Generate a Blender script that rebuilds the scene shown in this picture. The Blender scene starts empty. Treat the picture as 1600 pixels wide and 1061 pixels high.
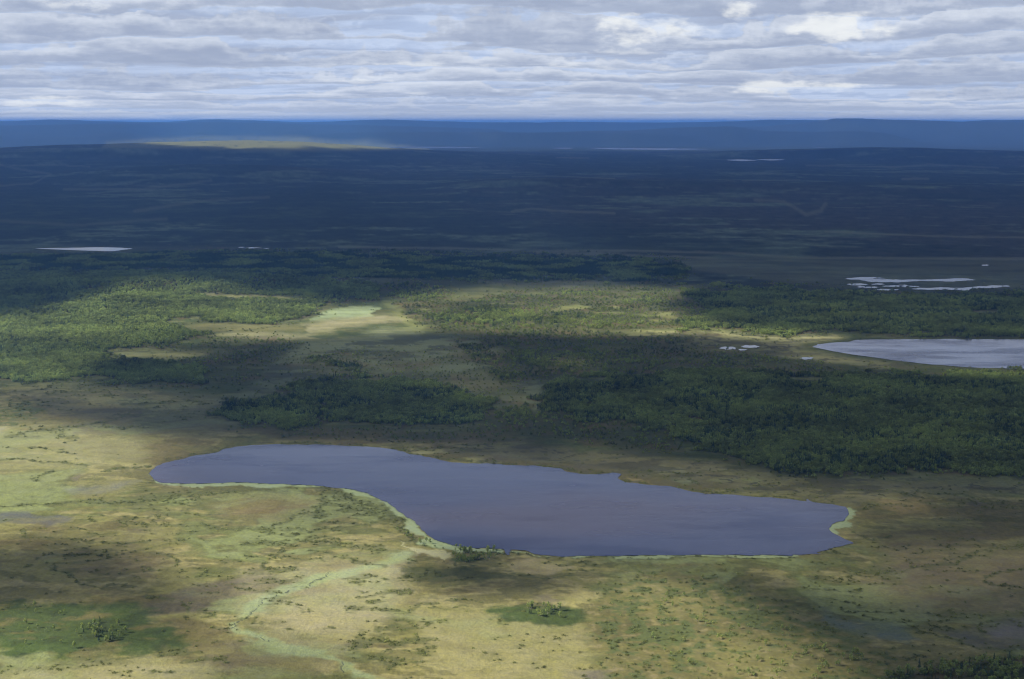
import bpy, math, random
import numpy as np

# ------------------------------------------------------------------ camera, sky, sun, exposure
R = math.radians
H_CAM = 300.0                      # metres above the bog
PITCH = math.atan(339.0 / 2198.0)
F_PX = 2198.0                      # focal length in pixels of a 1600 px wide picture
EYE_V = 191.5

scene = bpy.context.scene
cam_data = bpy.data.cameras.new("camera")
cam = bpy.data.objects.new("camera", cam_data)
scene.collection.objects.link(cam)
cam.location = (0, 0, H_CAM)
cam.rotation_euler = (R(90) - PITCH, 0, 0)
cam_data.sensor_width = 36.0
cam_data.lens = 36.0 * F_PX / 1600.0
cam_data.clip_start = 1.0
cam_data.clip_end = 250000.0
scene.camera = cam

SUN_EL, SUN_AZ = R(41), R(-103)     # azimuth from +Y, clockwise
SUN_DIR = np.array([math.sin(SUN_AZ) * math.cos(SUN_EL), math.cos(SUN_AZ) * math.cos(SUN_EL), math.sin(SUN_EL)])
sun_data = bpy.data.lights.new("sun", "SUN")
sun_data.energy = 5.0
sun_data.angle = R(0.53)
sun_data.color = (1.0, 0.95, 0.86)
sun = bpy.data.objects.new("sun", sun_data)
scene.collection.objects.link(sun)
sun.rotation_euler = (R(90) - SUN_EL, 0, -SUN_AZ + math.pi)
sun.location = (0, 0, 5000)

scene.view_settings.view_transform = 'Standard'
scene.view_settings.look = 'None'
scene.view_settings.gamma = 1
scene.view_settings.exposure = 0.75
scene.cycles.max_bounces = 6
scene.cycles.diffuse_bounces = 3
scene.cycles.glossy_bounces = 3
scene.cycles.transmission_bounces = 4
scene.cycles.volume_bounces = 1
scene.cycles.transparent_max_bounces = 16
scene.cycles.use_denoising = True
scene.cycles.filter_width = 1.15
scene.cycles.sample_clamp_indirect = 4.0


class Nodes:
    """tiny helper around a node tree"""
    def __init__(self, tree):
        self.t = tree
        tree.nodes.clear()

    def new(self, kind, **kw):
        n = self.t.nodes.new(kind)
        for k, v in kw.items():
            setattr(n, k, v)
        return n

    def put(self, sock, val):
        if isinstance(val, bpy.types.NodeSocket):
            self.t.links.new(val, sock)
        elif val is not None:
            sock.default_value = val

    def math(self, op, a, b=None, c=None, clamp=False):
        n = self.new('ShaderNodeMath', operation=op, use_clamp=clamp)
        self.put(n.inputs[0], a)
        self.put(n.inputs[1], b)
        self.put(n.inputs[2], c)
        return n.outputs[0]

    def vmath(self, op, a, b=None):
        n = self.new('ShaderNodeVectorMath', operation=op)
        self.put(n.inputs[0], a)
        if op == 'SCALE':
            self.put(n.inputs['Scale'], b)
        else:
            self.put(n.inputs[1], b)
        return n.outputs[0]

    def mix(self, f, a, b, blend='MIX'):
        n = self.new('ShaderNodeMix', data_type='RGBA', blend_type=blend)
        self.put(n.inputs[0], f)
        self.put(n.inputs[6], a)
        self.put(n.inputs[7], b)
        return n.outputs[2]

    def noise(self, vec, scale, detail=4.0, rough=0.5, lac=2.0, dist=0.0):
        n = self.new('ShaderNodeTexNoise')
        self.put(n.inputs['Vector'], vec)
        n.inputs['Scale'].default_value = scale
        n.inputs['Detail'].default_value = detail
        n.inputs['Roughness'].default_value = rough
        n.inputs['Lacunarity'].default_value = lac
        n.inputs['Distortion'].default_value = dist
        return n.outputs['Fac']

    def ramp(self, f, lo, hi, a=0.0, b=1.0, smooth=True):
        n = self.new('ShaderNodeMapRange', interpolation_type='SMOOTHSTEP' if smooth else 'LINEAR')
        self.put(n.inputs[0], f)
        n.inputs[1].default_value = lo
        n.inputs[2].default_value = hi
        n.inputs[3].default_value = a
        n.inputs[4].default_value = b
        return n.outputs[0]

    def combine(self, x, y, z):
        n = self.new('ShaderNodeCombineXYZ')
        self.put(n.inputs[0], x)
        self.put(n.inputs[1], y)
        self.put(n.inputs[2], z)
        return n.outputs[0]

    def sep(self, v):
        n = self.new('ShaderNodeSeparateXYZ')
        self.put(n.inputs[0], v)
        return n.outputs


# ---- sky: a clear-sky model behind sheets of far stratocumulus
world = bpy.data.worlds.new("World")
scene.world = world
world.use_nodes = True
W = Nodes(world.node_tree)
sky = W.new('ShaderNodeTexSky', sky_type='NISHITA', sun_disc=False)
sky.sun_elevation = SUN_EL
sky.sun_rotation = SUN_AZ
sky.altitude = 300
sky_col = W.vmath('SCALE', sky.outputs[0], 0.11)
tc = W.new('ShaderNodeTexCoord')
dx, dy, dz = W.sep(tc.outputs['Generated'])
el = W.math('MAXIMUM', dz, 0.0)
az = W.math('ARCTAN2', dx, dy)
lg = W.math('LOGARITHM', W.math('ADD', el, 0.016), 2.718282)

def cloud_rows(k_az, k_el, seed, warp):
    """rows of flat-based cumulus that shrink towards the horizon: (cover, height within the cloud)"""
    wn = W.noise(W.combine(W.math('MULTIPLY', az, k_az * 0.30), W.math('MULTIPLY', lg, k_el * 0.5), seed), 1.0, 4, 0.55)
    wf = W.noise(W.combine(W.math('MULTIPLY', az, k_az * 2.7), W.math('MULTIPLY', lg, k_el * 1.9), seed + 2.0), 1.0, 6, 0.6)
    q = W.math('ADD', W.math('MULTIPLY', lg, k_el), W.math('MULTIPLY', wn, warp))
    q = W.math('ADD', q, W.math('MULTIPLY', wf, 0.42))
    k = W.math('FLOOR', q)
    t = W.math('SUBTRACT', q, k)
    hn = W.noise(W.combine(W.math('MULTIPLY', az, k_az), W.math('MULTIPLY', k, 7.31), seed + 5.0), 1.0, 5, 0.6)
    h = W.ramp(hn, 0.30, 0.62, 0.20, 1.15)
    inside_ = W.math('SUBTRACT', h, W.math('ADD', t, W.math('MULTIPLY', W.math('SUBTRACT', wf, 0.5), 0.9)))
    cov = W.math('MULTIPLY', W.ramp(inside_, -0.13, 0.20), W.ramp(t, 0.0, 0.13))
    up = W.math('DIVIDE', t, W.math('ADD', h, 0.05), clamp=True)
    return cov, up, wf

c1, u1, f1 = cloud_rows(11.5, 3.9, 3.3, 2.4)
c2, u2, f2 = cloud_rows(22.0, 6.4, 11.7, 3.0)
low = W.noise(W.combine(W.math('MULTIPLY', az, 3.2), W.math('MULTIPLY', lg, 2.2), 1.4), 1.0, 4, 0.55)
soft = W.noise(W.combine(W.math('MULTIPLY', az, 9.0), W.math('MULTIPLY', lg, 6.0), 21.4), 1.0, 8, 0.58, 2.1, 0.4)
dens = W.math('ADD', W.math('MULTIPLY', soft, 0.6), W.math('MULTIPLY', c1, 0.4))
grey = (0.262, 0.298, 0.395, 1)
veil = W.mix(W.ramp(soft, 0.34, 0.66), (0.45, 0.485, 0.57, 1), (0.30, 0.335, 0.43, 1))
def cloud_colour(u, f, bright):
    lum = W.math('ADD', W.math('MULTIPLY', u, 0.75), W.math('MULTIPLY', W.math('SUBTRACT', f, 0.5), 1.1))
    lum = W.math('ADD', lum, W.math('MULTIPLY', W.math('SUBTRACT', low, 0.5), 1.3))
    return W.mix(W.ramp(lum, 0.05, 0.85), grey, bright)
cloud_c = W.mix(W.math('MULTIPLY', c2, 0.60), veil, cloud_colour(u2, f2, (0.54, 0.565, 0.63, 1)))
cloud_c = W.mix(W.math('MULTIPLY', c1, 0.68), cloud_c, cloud_colour(u1, f1, (0.56, 0.58, 0.635, 1)))
billow = W.noise(W.combine(W.math('MULTIPLY', az, 30.0), W.math('MULTIPLY', el, 75.0), 4.4), 1.0, 6, 0.55)
spot = None
for az0, el0, wa, we in ((0.22, 0.064, 0.05, 0.013), (0.095, 0.064, 0.055, 0.013), (0.158, 0.074, 0.02, 0.010), (0.20, 0.024, 0.07, 0.006), (-0.31, 0.013, 0.05, 0.006)):
    qa = W.math('DIVIDE', W.math('SUBTRACT', az, az0), wa)
    qe = W.math('DIVIDE', W.math('SUBTRACT', el, el0), we)
    g_ = W.math('SUBTRACT', 1.0, W.math('ADD', W.math('MULTIPLY', qa, qa), W.math('MULTIPLY', qe, qe)), clamp=True)
    spot = g_ if spot is None else W.math('MAXIMUM', spot, g_)
puffs = W.ramp(W.math('ADD', W.math('ADD', billow, W.math('MULTIPLY', W.math('SUBTRACT', f1, 0.5), 0.5)), W.math('MULTIPLY', spot, 0.28)), 0.60, 0.82)
glow = W.math('MULTIPLY', W.ramp(low, 0.52, 0.66), W.math('MULTIPLY', c1, W.ramp(f1, 0.5, 0.62)))
cloud_c = W.mix(W.math('MULTIPLY', glow, 0.45), cloud_c, (0.66, 0.655, 0.64, 1))
cloud_c = W.mix(W.math('MULTIPLY', W.math('MULTIPLY', puffs, W.ramp(spot, 0.0, 0.4)), 0.75), cloud_c, (0.70, 0.69, 0.67, 1))
cloud_c = W.vmath('MULTIPLY', cloud_c, (0.855, 0.885, 0.90))
# close to the horizon the far clouds thin into pale air
cloud_c = W.mix(W.ramp(el, 0.0, 0.020, 0.55, 0.0), cloud_c, (0.44, 0.50, 0.60, 1))
cloud_c = W.vmath('SCALE', cloud_c, W.math('ADD', 0.93, W.math('DIVIDE', 0.0034, W.math('ADD', el, 0.0016))))
cloud_c = W.vmath('SCALE', cloud_c, W.ramp(el, 0.088, 0.16, 1.0, 1.6))
cover = W.math('MULTIPLY', W.ramp(dens, 0.25, 0.43, 0.72, 1.0), W.ramp(el, 0.25, 0.9, 1.0, 0.35))
blue = W.mix(W.ramp(el, 0.05, 0.3), (0.30, 0.42, 0.66, 1), sky_col)
out_c = W.mix(cover, blue, cloud_c)
bg = W.new('ShaderNodeBackground')
W.put(bg.inputs[0], out_c)
bg.inputs[1].default_value = 1.0
wo = W.new('ShaderNodeOutputWorld')
W.t.links.new(bg.outputs[0], wo.inputs[0])

# ------------------------------------------------------------------ numpy helpers
def _hash(ix, iy, seed):
    h = (ix.astype(np.int64) * 374761393 + iy.astype(np.int64) * 668265263 + seed * 974634777) & 0xFFFFFFFF
    h = ((h ^ (h >> 13)) * 1274126177) & 0xFFFFFFFF
    return (h ^ (h >> 16)) & 63

_ANG = np.arange(64) * (2 * math.pi / 64)
_GX, _GY = np.cos(_ANG).astype(np.float32), np.sin(_ANG).astype(np.float32)

def perlin(x, y, seed=0):
    """gradient noise, about -0.7 .. 0.7"""
    ix, iy = np.floor(x), np.floor(y)
    fx, fy = (x - ix).astype(np.float32), (y - iy).astype(np.float32)
    ix, iy = ix.astype(np.int64), iy.astype(np.int64)
    ux, uy = fx * fx * fx * (fx * (fx * 6 - 15) + 10), fy * fy * fy * (fy * (fy * 6 - 15) + 10)
    def g(dx_, dy_):
        k = _hash(ix + dx_, iy + dy_, seed)
        return _GX[k] * (fx - dx_) + _GY[k] * (fy - dy_)
    a = g(0, 0) * (1 - ux) + g(1, 0) * ux
    b = g(0, 1) * (1 - ux) + g(1, 1) * ux
    return a * (1 - uy) + b * uy

def fbm(x, y, size, octaves=4, seed=0, gain=0.5):
    s, a, tot = 0.0, 1.0, 0.0
    for i in range(octaves):
        s = s + a * perlin(x / size + 17.3 * i, y / size - 9.1 * i, seed + i * 31)
        tot += a
        a *= gain
        size *= 0.5
    return s / tot * 1.5

def sstep(a, b, x):
    t = np.clip((x - a) / (b - a), 0, 1)
    return t * t * (3 - 2 * t)

def mixc(c, col, f):
    return c + (np.asarray(col, dtype=np.float32) - c) * f[:, None]

_CP, _SP = math.cos(PITCH), math.sin(PITCH)

def project(x, y, z):
    """world point -> pixel of the 1600 px wide picture"""
    zz = z - H_CAM
    depth = np.maximum(y * _CP - zz * _SP, 1.0)
    up = y * _SP + zz * _CP
    return 800 + F_PX * x / depth, 530.5 - F_PX * up / depth

def ground_at(u, v, z=0.0):
    """pixel -> world x, y on the level z"""
    a = (np.asarray(u, float) - 800) / F_PX
    b = (530.5 - np.asarray(v, float)) / F_PX
    dy_, dz_ = _CP + b * _SP, -_SP + b * _CP
    t = (z - H_CAM) / dz_
    return a * t, dy_ * t

def sd_poly(u, v, poly):
    """signed distance in pixels, negative inside; far points get a large value"""
    p = np.asarray(poly, float)
    out = np.full(u.shape, 999.0)
    m = 45.0
    sel = np.nonzero((u > p[:, 0].min() - m) & (u < p[:, 0].max() + m) & (v > p[:, 1].min() - m) & (v < p[:, 1].max() + m))[0]
    if len(sel) == 0:
        return out
    pu, pv = u[sel], v[sel]
    d2 = np.full(pu.shape, 1e12)
    ins = np.zeros(pu.shape, bool)
    n = len(p)
    for i in range(n):
        x1, y1 = p[i]
        x2, y2 = p[(i + 1) % n]
        ex, ey = x2 - x1, y2 - y1
        wx, wy = pu - x1, pv - y1
        t = np.clip((wx * ex + wy * ey) / (ex * ex + ey * ey + 1e-9), 0, 1)
        d2 = np.minimum(d2, (wx - ex * t) ** 2 + (wy - ey * t) ** 2)
        if y1 != y2:
            c = ((y1 > pv) != (y2 > pv)) & (pu < ex * (pv - y1) / (y2 - y1) + x1)
            ins ^= c
    d = np.sqrt(d2)
    out[sel] = np.where(ins, -d, d)
    return out

def sd_line(u, v, line, squash=1.0):
    """distance in pixels to a polyline (v distances stretched by squash)"""
    p = np.asarray(line, float)
    out = np.full(u.shape, 999.0)
    m = 40.0
    sel = np.nonzero((u > p[:, 0].min() - m) & (u < p[:, 0].max() + m) & (v > p[:, 1].min() - m) & (v < p[:, 1].max() + m))[0]
    if len(sel) == 0:
        return out
    pu, pv = u[sel], v[sel]
    d2 = np.full(pu.shape, 1e12)
    for (x1, y1), (x2, y2) in zip(p[:-1], p[1:]):
        ex, ey = x2 - x1, (y2 - y1) * squash
        wx, wy = pu - x1, (pv - y1) * squash
        t = np.clip((wx * ex + wy * ey) / (ex * ex + ey * ey + 1e-9), 0, 1)
        d2 = np.minimum(d2, (wx - ex * t) ** 2 + (wy - ey * t) ** 2)
    out[sel] = np.sqrt(d2)
    return out

# ------------------------------------------------------------------ the lakes' outlines (pixels of the photograph, laid on the ground)
LAKE = [(232,740),(247,728),(262,722),(285,717),(305,712),(338,707),(352,701),(372,697),(395,695.5),(420,694.5),(450,694),(480,694.5),(520,695.5),(560,697.5),(600,700.5),(620,703),(640,709),(660,712.5),(680,716),(700,720.5),(720,722.5),(750,724),(775,724.5),(790,726.5),(830,727.5),(850,730),(870,731),(885,736),(905,740),(925,741),(945,739.5),(962,738.5),(972,741),(963,747),(975,753),(1000,756),(1050,760.5),(1085,768),(1110,772),(1150,774),(1200,777),(1240,780),(1258,783),(1263,779),(1268,784),(1300,787.5),(1322,792),(1326,803),(1318,812),(1303,817),(1297,825),(1303,834),(1318,842),(1332,849),(1310,855),(1290,860),(1278,864),(1285,866),(1240,866.5),(1235,869),(1200,867.5),(1150,867),(1090,866),(1040,867),(1000,867.5),(950,868),(900,869),(860,868.5),(835,865.5),(820,859.5),(797,858.5),(795,866),(789,866),(787,857.5),(765,857),(740,856),(715,853),(690,847),(670,838),(655,828),(648,815),(632,805),(615,792),(595,780),(570,770),(545,764),(510,760),(480,757.5),(440,755.5),(400,755),(380,753.5),(340,754.5),(300,756),(270,755),(250,753),(240,747)]
LAKE_SOUTH = [(232,741),(240,748),(250,754),(270,756),(300,757),(340,755.5),(380,754.5),(400,756),(440,756.5),(480,758.5),(510,761),(545,765),(570,771),(595,781),(615,793),(632,806),(646,816),(653,829),(668,839),(690,848),(715,854),(740,857),(765,858),(786,858.5)]
LAKE_SOUTH_E = [(800,859.5),(820,860.5),(835,866),(860,869.5),(900,870),(950,869),(1000,868.5),(1040,868),(1090,867),(1150,868),(1200,868.5),(1240,869)]
LAKE_EAST = [(1323,793),(1328,803),(1320,813),(1305,818),(1299,825),(1305,833)]
RIGHT_LAKE = [(1270,542),(1278,538),(1300,535.5),(1328,533.5),(1340,531),(1400,530),(1480,529.7),(1560,530),(1610,530.5),(1700,533),(1800,540),(1850,555),(1800,570),(1700,577),(1600,576.5),(1560,575),(1510,573.5),(1440,568),(1380,560.5),(1330,553.5),(1295,547.5)]
FAR_POND = [(55,388.3),(80,387.6),(120,387),(155,386.3),(190,387),(207,388.6),(195,390),(175,392.6),(140,391.8),(100,390.3)]
POOL_A = [(1325,436),(1345,433.2),(1370,433),(1385,435),(1360,435.6),(1400,436.3),(1440,437),(1480,435.3),(1510,434.6),(1524,437),(1500,439.3),(1470,440),(1450,438.6),(1430,439.4),(1400,441),(1365,440.3),(1340,437.6)]
POOL_B = [(1425,451.5),(1450,449.8),(1475,449),(1500,449.7),(1530,447.2),(1570,445.7),(1585,448),(1550,449.6),(1520,451.2),(1505,453.8),(1480,453),(1445,452.6)]
POOLS_S = [(1341,444.5,14,1.5),(1372,444,12,1.1),(1396,447,16,1.3),(1412,446.5,8,2.2),(1360,449,16,1.2),(1385,452.5,20,1.3),(1345,448,7,1.2),(1428,447.5,9,1.0),(1541,414.5,7,1.0)]
MUD_POOLS = [(1138,544,14,2.6),(1172,541.5,14,2.2),(1160,546.5,8,1.5),(1262,560,11,1.8),(395,387.3,13,0.9),(378,386.1,6,0.5),(417,388.3,6,0.5)]
FAR_STRIPS = [[(585,229.6),(640,228.9),(700,229.2),(758,230.8),(705,231.8),(620,231.2)],
              [(915,231.2),(980,231),(1060,231.8),(1112,233.2),(1040,234.2),(960,233.5)],
              [(860,231.4),(880,230.6),(898,231.6),(880,232.6)],
              [(1133,249.9),(1160,248.9),(1183,250.6),(1160,252.0)],
              [(1182,249.3),(1205,248.3),(1228,249.6),(1205,251.0)],
              [(1273,230.4),(1280,229.8),(1289,230.5),(1280,231.2)]]

# ------------------------------------------------------------------ terrain heights
RIDGES = [  # crest in pixels, distance, depth in front of and behind the crest
    ([(-200,190),(0,189.6),(60,188),(85,186.8),(150,188.6),(230,190.8),(270,189.5),(320,186.6),(345,186.4),(400,188.2),(470,191),(520,190),(560,188),(600,186.8),(660,188.6),(760,191.2),(900,190.2),(1000,191.4),(1080,191),(1150,189.4),(1200,187.2),(1300,188),(1400,190.4),(1500,190),(1540,187.8),(1620,187.6),(1800,190)], 24500, 2000, 2500),
    ([(1030,201),(1120,199),(1200,196.5),(1240,193),(1280,189),(1298,185.6),(1340,185.2),(1370,186.8),(1420,187.8),(1500,190),(1600,192),(1800,195)], 22000, 1500, 2000),
    ([(-200,197),(0,196),(120,194),(250,192),(330,190.5),(400,191.5),(500,194),(600,196),(700,199),(820,203)], 20800, 1500, 2000),
    ([(820,207),(900,204.5),(980,203.5),(1050,199.4),(1120,197),(1145,197.2),(1165,200.5),(1190,203.5),(1250,205.5),(1330,204),(1420,207)], 19600, 1000, 1300),
    ([(450,210),(560,206.5),(700,206),(850,206.4),(1000,207),(1100,210)], 18700, 700, 1200),
    ([(-300,233),(0,229),(100,224.5),(230,221.2),(330,219.2),(390,218.3),(470,220.3),(545,225),(600,229.5),(680,234.5),(800,240),(900,246)], 12000, 2200, 2000),
    ([(1090,238),(1170,234.5),(1250,232.4),(1370,229.3),(1430,229),(1520,231),(1620,233.5),(1800,236)], 12600, 1500, 2000),
    ([(700,283),(850,276.4),(980,279.5),(1140,283.2),(1200,284.8),(1400,286),(1600,287.3),(1800,288)], 6500, 700, 900),
    ([(-200,284),(0,274),(150,262),(290,254.5),(420,256.5),(520,263),(640,273),(760,283)], 8300, 900, 1200),
    ([(-200,436),(0,431),(120,427.5),(300,426.5),(430,429.5),(560,433),(700,437),(800,441)], 2560, 160, 220),
]

def terrain_z(x, y):
    r = np.hypot(x, y)
    u0 = 800 + F_PX * np.where(y > 1, x / np.maximum(y, 1.0), np.sign(x) * 5.0) * 1.005
    z = np.zeros(x.shape)
    amp = sstep(1800, 9000, r) * 5.0 + sstep(17000, 30000, r) * 16.0 * (1 - sstep(25500, 28500, r))
    z += amp * (0.5 + fbm(x, y, 1700.0, 4, 5))
    z += 0.35 * sstep(500, 900, r) * (0.5 + fbm(x, y, 26.0, 3, 9))
    for crest, d, w_front, w_back in RIDGES:
        c = np.asarray(crest, float)
        near = np.nonzero((np.abs(r - d) < max(w_front, w_back) * 2.2) & (y > 0))[0]
        if len(near) == 0:
            continue
        cv = np.interp(u0[near], c[:, 0], c[:, 1])
        zc = H_CAM - d * (cv - EYE_V) / F_PX
        dd = (r[near] - d) + 0.12 * d * fbm(x[near], y[near], d * 0.10, 3, 71) * 0.5
        t = np.where(dd < 0, dd / w_front, dd / w_back)
        bump = np.exp(-t * t * 1.3)
        fade = sstep(c[0, 0] - 60, c[0, 0] + 60, u0[near]) * (1 - sstep(c[-1, 0] - 60, c[-1, 0] + 60, u0[near]))
        zr = np.maximum(zc, 0) * bump * fade * (1 + 0.05 * fbm(x[near], y[near], d * 0.05, 4, 13) * (np.abs(dd) > 0.25 * w_front))
        z[near] = np.maximum(z[near], zr)
    return np.minimum(z, 372.0)

# ------------------------------------------------------------------ what grows where
FORESTS = [  # (outline, density, share of dark conifers)
    ([(838,625),(860,600),(880,588),(940,583),(1000,584),(1060,572),(1140,576),(1200,579),(1260,585),(1330,585),(1400,580),(1450,584),(1520,578),(1700,580),(1700,757),(1600,752),(1540,748),(1500,742),(1400,741),(1300,744),(1240,738),(1180,728),(1130,716),(1080,700),(1040,682),(980,662),(930,655),(890,655),(850,645)], 1.0, 0.22),
    ([(340,648),(360,632),(400,625),(440,612),(470,600),(520,592),(560,588),(610,588),(660,592),(700,603),(740,615),(775,628),(770,645),(745,658),(700,668),(640,668),(560,664),(500,664),(440,668),(400,666),(370,657)], 1.0, 0.25),
    ([(770,650),(790,632),(815,628),(830,640),(822,655),(790,662)], 0.6, 0.1),
    ([(-60,428),(0,424),(200,422),(320,424),(430,430),(520,432),(570,438),(600,452),(590,468),(540,474),(500,484),(478,496),(450,506),(400,508),(370,510),(330,506),(300,498),(270,504),(330,520),(336,528),(290,536),(240,541),(180,548),(170,556),(215,560),(255,566),(310,566),(330,585),(320,604),(270,606),(220,602),(180,598),(120,592),(70,597),(0,600),(-60,602)], 1.0, 0.06),
    ([(-60,394),(0,393),(150,394),(220,393),(330,391),(480,393),(600,396),(680,398),(830,400),(1000,403),(1060,410),(1080,425),(1070,436),(980,440),(860,436),(780,438),(700,437),(560,438),(470,434),(430,431),(320,425),(-60,425)], 0.95, 0.9),
    ([(600,440),(660,444),(720,452),(716,466),(660,476),(620,474),(605,460)], 0.6, 0.3),
    ([(1050,440),(1090,455),(1160,447),(1230,449),(1310,455),(1400,458),(1500,459),(1600,455),(1700,455),(1700,527),(1600,527),(1540,527),(1440,525),(1380,522),(1300,520),(1200,520),(1120,516),(1060,512),(1060,500),(1110,485),(1080,470)], 1.0, 0.25),
    ([(660,492),(720,483),(770,478),(830,484),(880,492),(960,500),(960,512),(880,508),(800,510),(720,508),(660,503)], 0.7, 0.2),
    ([(720,512),(800,510),(900,514),(1000,520),(1090,528),(1110,545),(1000,545),(900,540),(820,535),(750,525)], 0.45, 0.3),
    ([(920,545),(1000,536),(1080,540),(1100,552),(1000,560),(930,566),(900,560)], 0.5, 0.3),
    ([(470,560),(500,555),(540,563),(575,575),(560,580),(510,572)], 0.8, 0.4),
    ([(480,550),(540,548),(575,552),(530,557)], 0.5, 0.4),
    ([(820,560),(880,548),(930,570),(880,580),(800,590),(750,585),(770,570)], 0.35, 0.3),
    ([(340,590),(380,578),(420,585),(400,600),(350,604)], 0.4, 0.3),
    ([(1372,1061),(1410,1050),(1450,1042),(1500,1038),(1560,1033),(1620,1024),(1640,1120),(1300,1120),(1330,1075)], 0.6, 0.1),
]
SPARSE = [  # open birch heath with scattered trees
    ([(620,470),(700,470),(800,455),(900,450),(1020,444),(1080,470),(1110,485),(1060,512),(960,518),(800,522),(690,520),(640,500)], 0.50),
    ([(700,530),(800,528),(920,540),(1060,560),(1020,585),(880,590),(780,600),(740,570)], 0.55),
    ([(350,668),(480,668),(700,672),(830,650),(980,662),(1100,708),(1000,706),(900,690),(700,690),(480,684)], 0.30),
    ([(780,640),(860,640),(980,662),(1080,700),(1000,706),(900,694),(800,680)], 0.45),
    ([(1000,548),(1140,548),(1290,568),(1330,584),(1200,578),(1060,572),(980,575)], 0.5),
    ([(330,530),(440,526),(470,540),(420,570),(330,580),(260,560)], 0.45),
    ([(430,560),(560,545),(720,545),(820,600),(840,640),(770,628),(700,600),(560,586),(460,600)], 0.22),
    ([(260,560),(480,535),(500,560),(440,600),(340,610)], 0.10),
]

def forest_density(u, v, x, y):
    d = np.zeros(u.shape)
    con = np.zeros(u.shape)
    n1 = fbm(x, y, 70.0, 3, 201)
    n0 = fbm(x, y, 21.0, 2, 203)
    for poly, dens, c in FORESTS:
        s = sd_poly(u, v, poly)
        near = s < 40
        m = (0.72 * sstep(3.0, -7.0, s + 13.0 * n1 + 10.0 * n0) + 0.28 * sstep(14.0, -12.0, s + 16.0 * n1 + 9.0 * n0)) * dens
        con = np.where(near & (m > d), c, con)
        d = np.maximum(d, np.where(near, m, 0))
    for poly, dens in SPARSE:
        s = sd_poly(u, v, poly)
        m = sstep(8, -8, s + 8 * n1) * dens * sstep(-0.35, 0.3, n1 + 0.2)
        con = np.where(m > d, 0.2, con)
        d = np.maximum(d, np.where(s < 60, m, 0))
    # openings
    for poly in ([(280,509),(330,506),(400,509),(470,509),(480,516),(420,520),(340,519),(290,514)],
                 [(190,556),(240,552),(310,551),(318,557),(250,561),(205,561)],
                 [(300,457),(340,460),(400,463),(470,464),(478,468),(420,467),(340,464)],
                 [(1180,565),(1240,570),(1230,573),(1190,570)],
                 [(1230,592),(1290,592),(1285,595),(1240,595)],
                 [(1080,655),(1100,655),(1098,657),(1082,657)],
                 [(1515,485),(1560,486),(1555,491),(1520,490)],
                 [(890,590),(945,591),(940,596),(900,596)]):
        s = sd_poly(u, v, poly)
        d = d * (1 - sstep(3, -1, s + 3 * n1))
    return d, con

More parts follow.
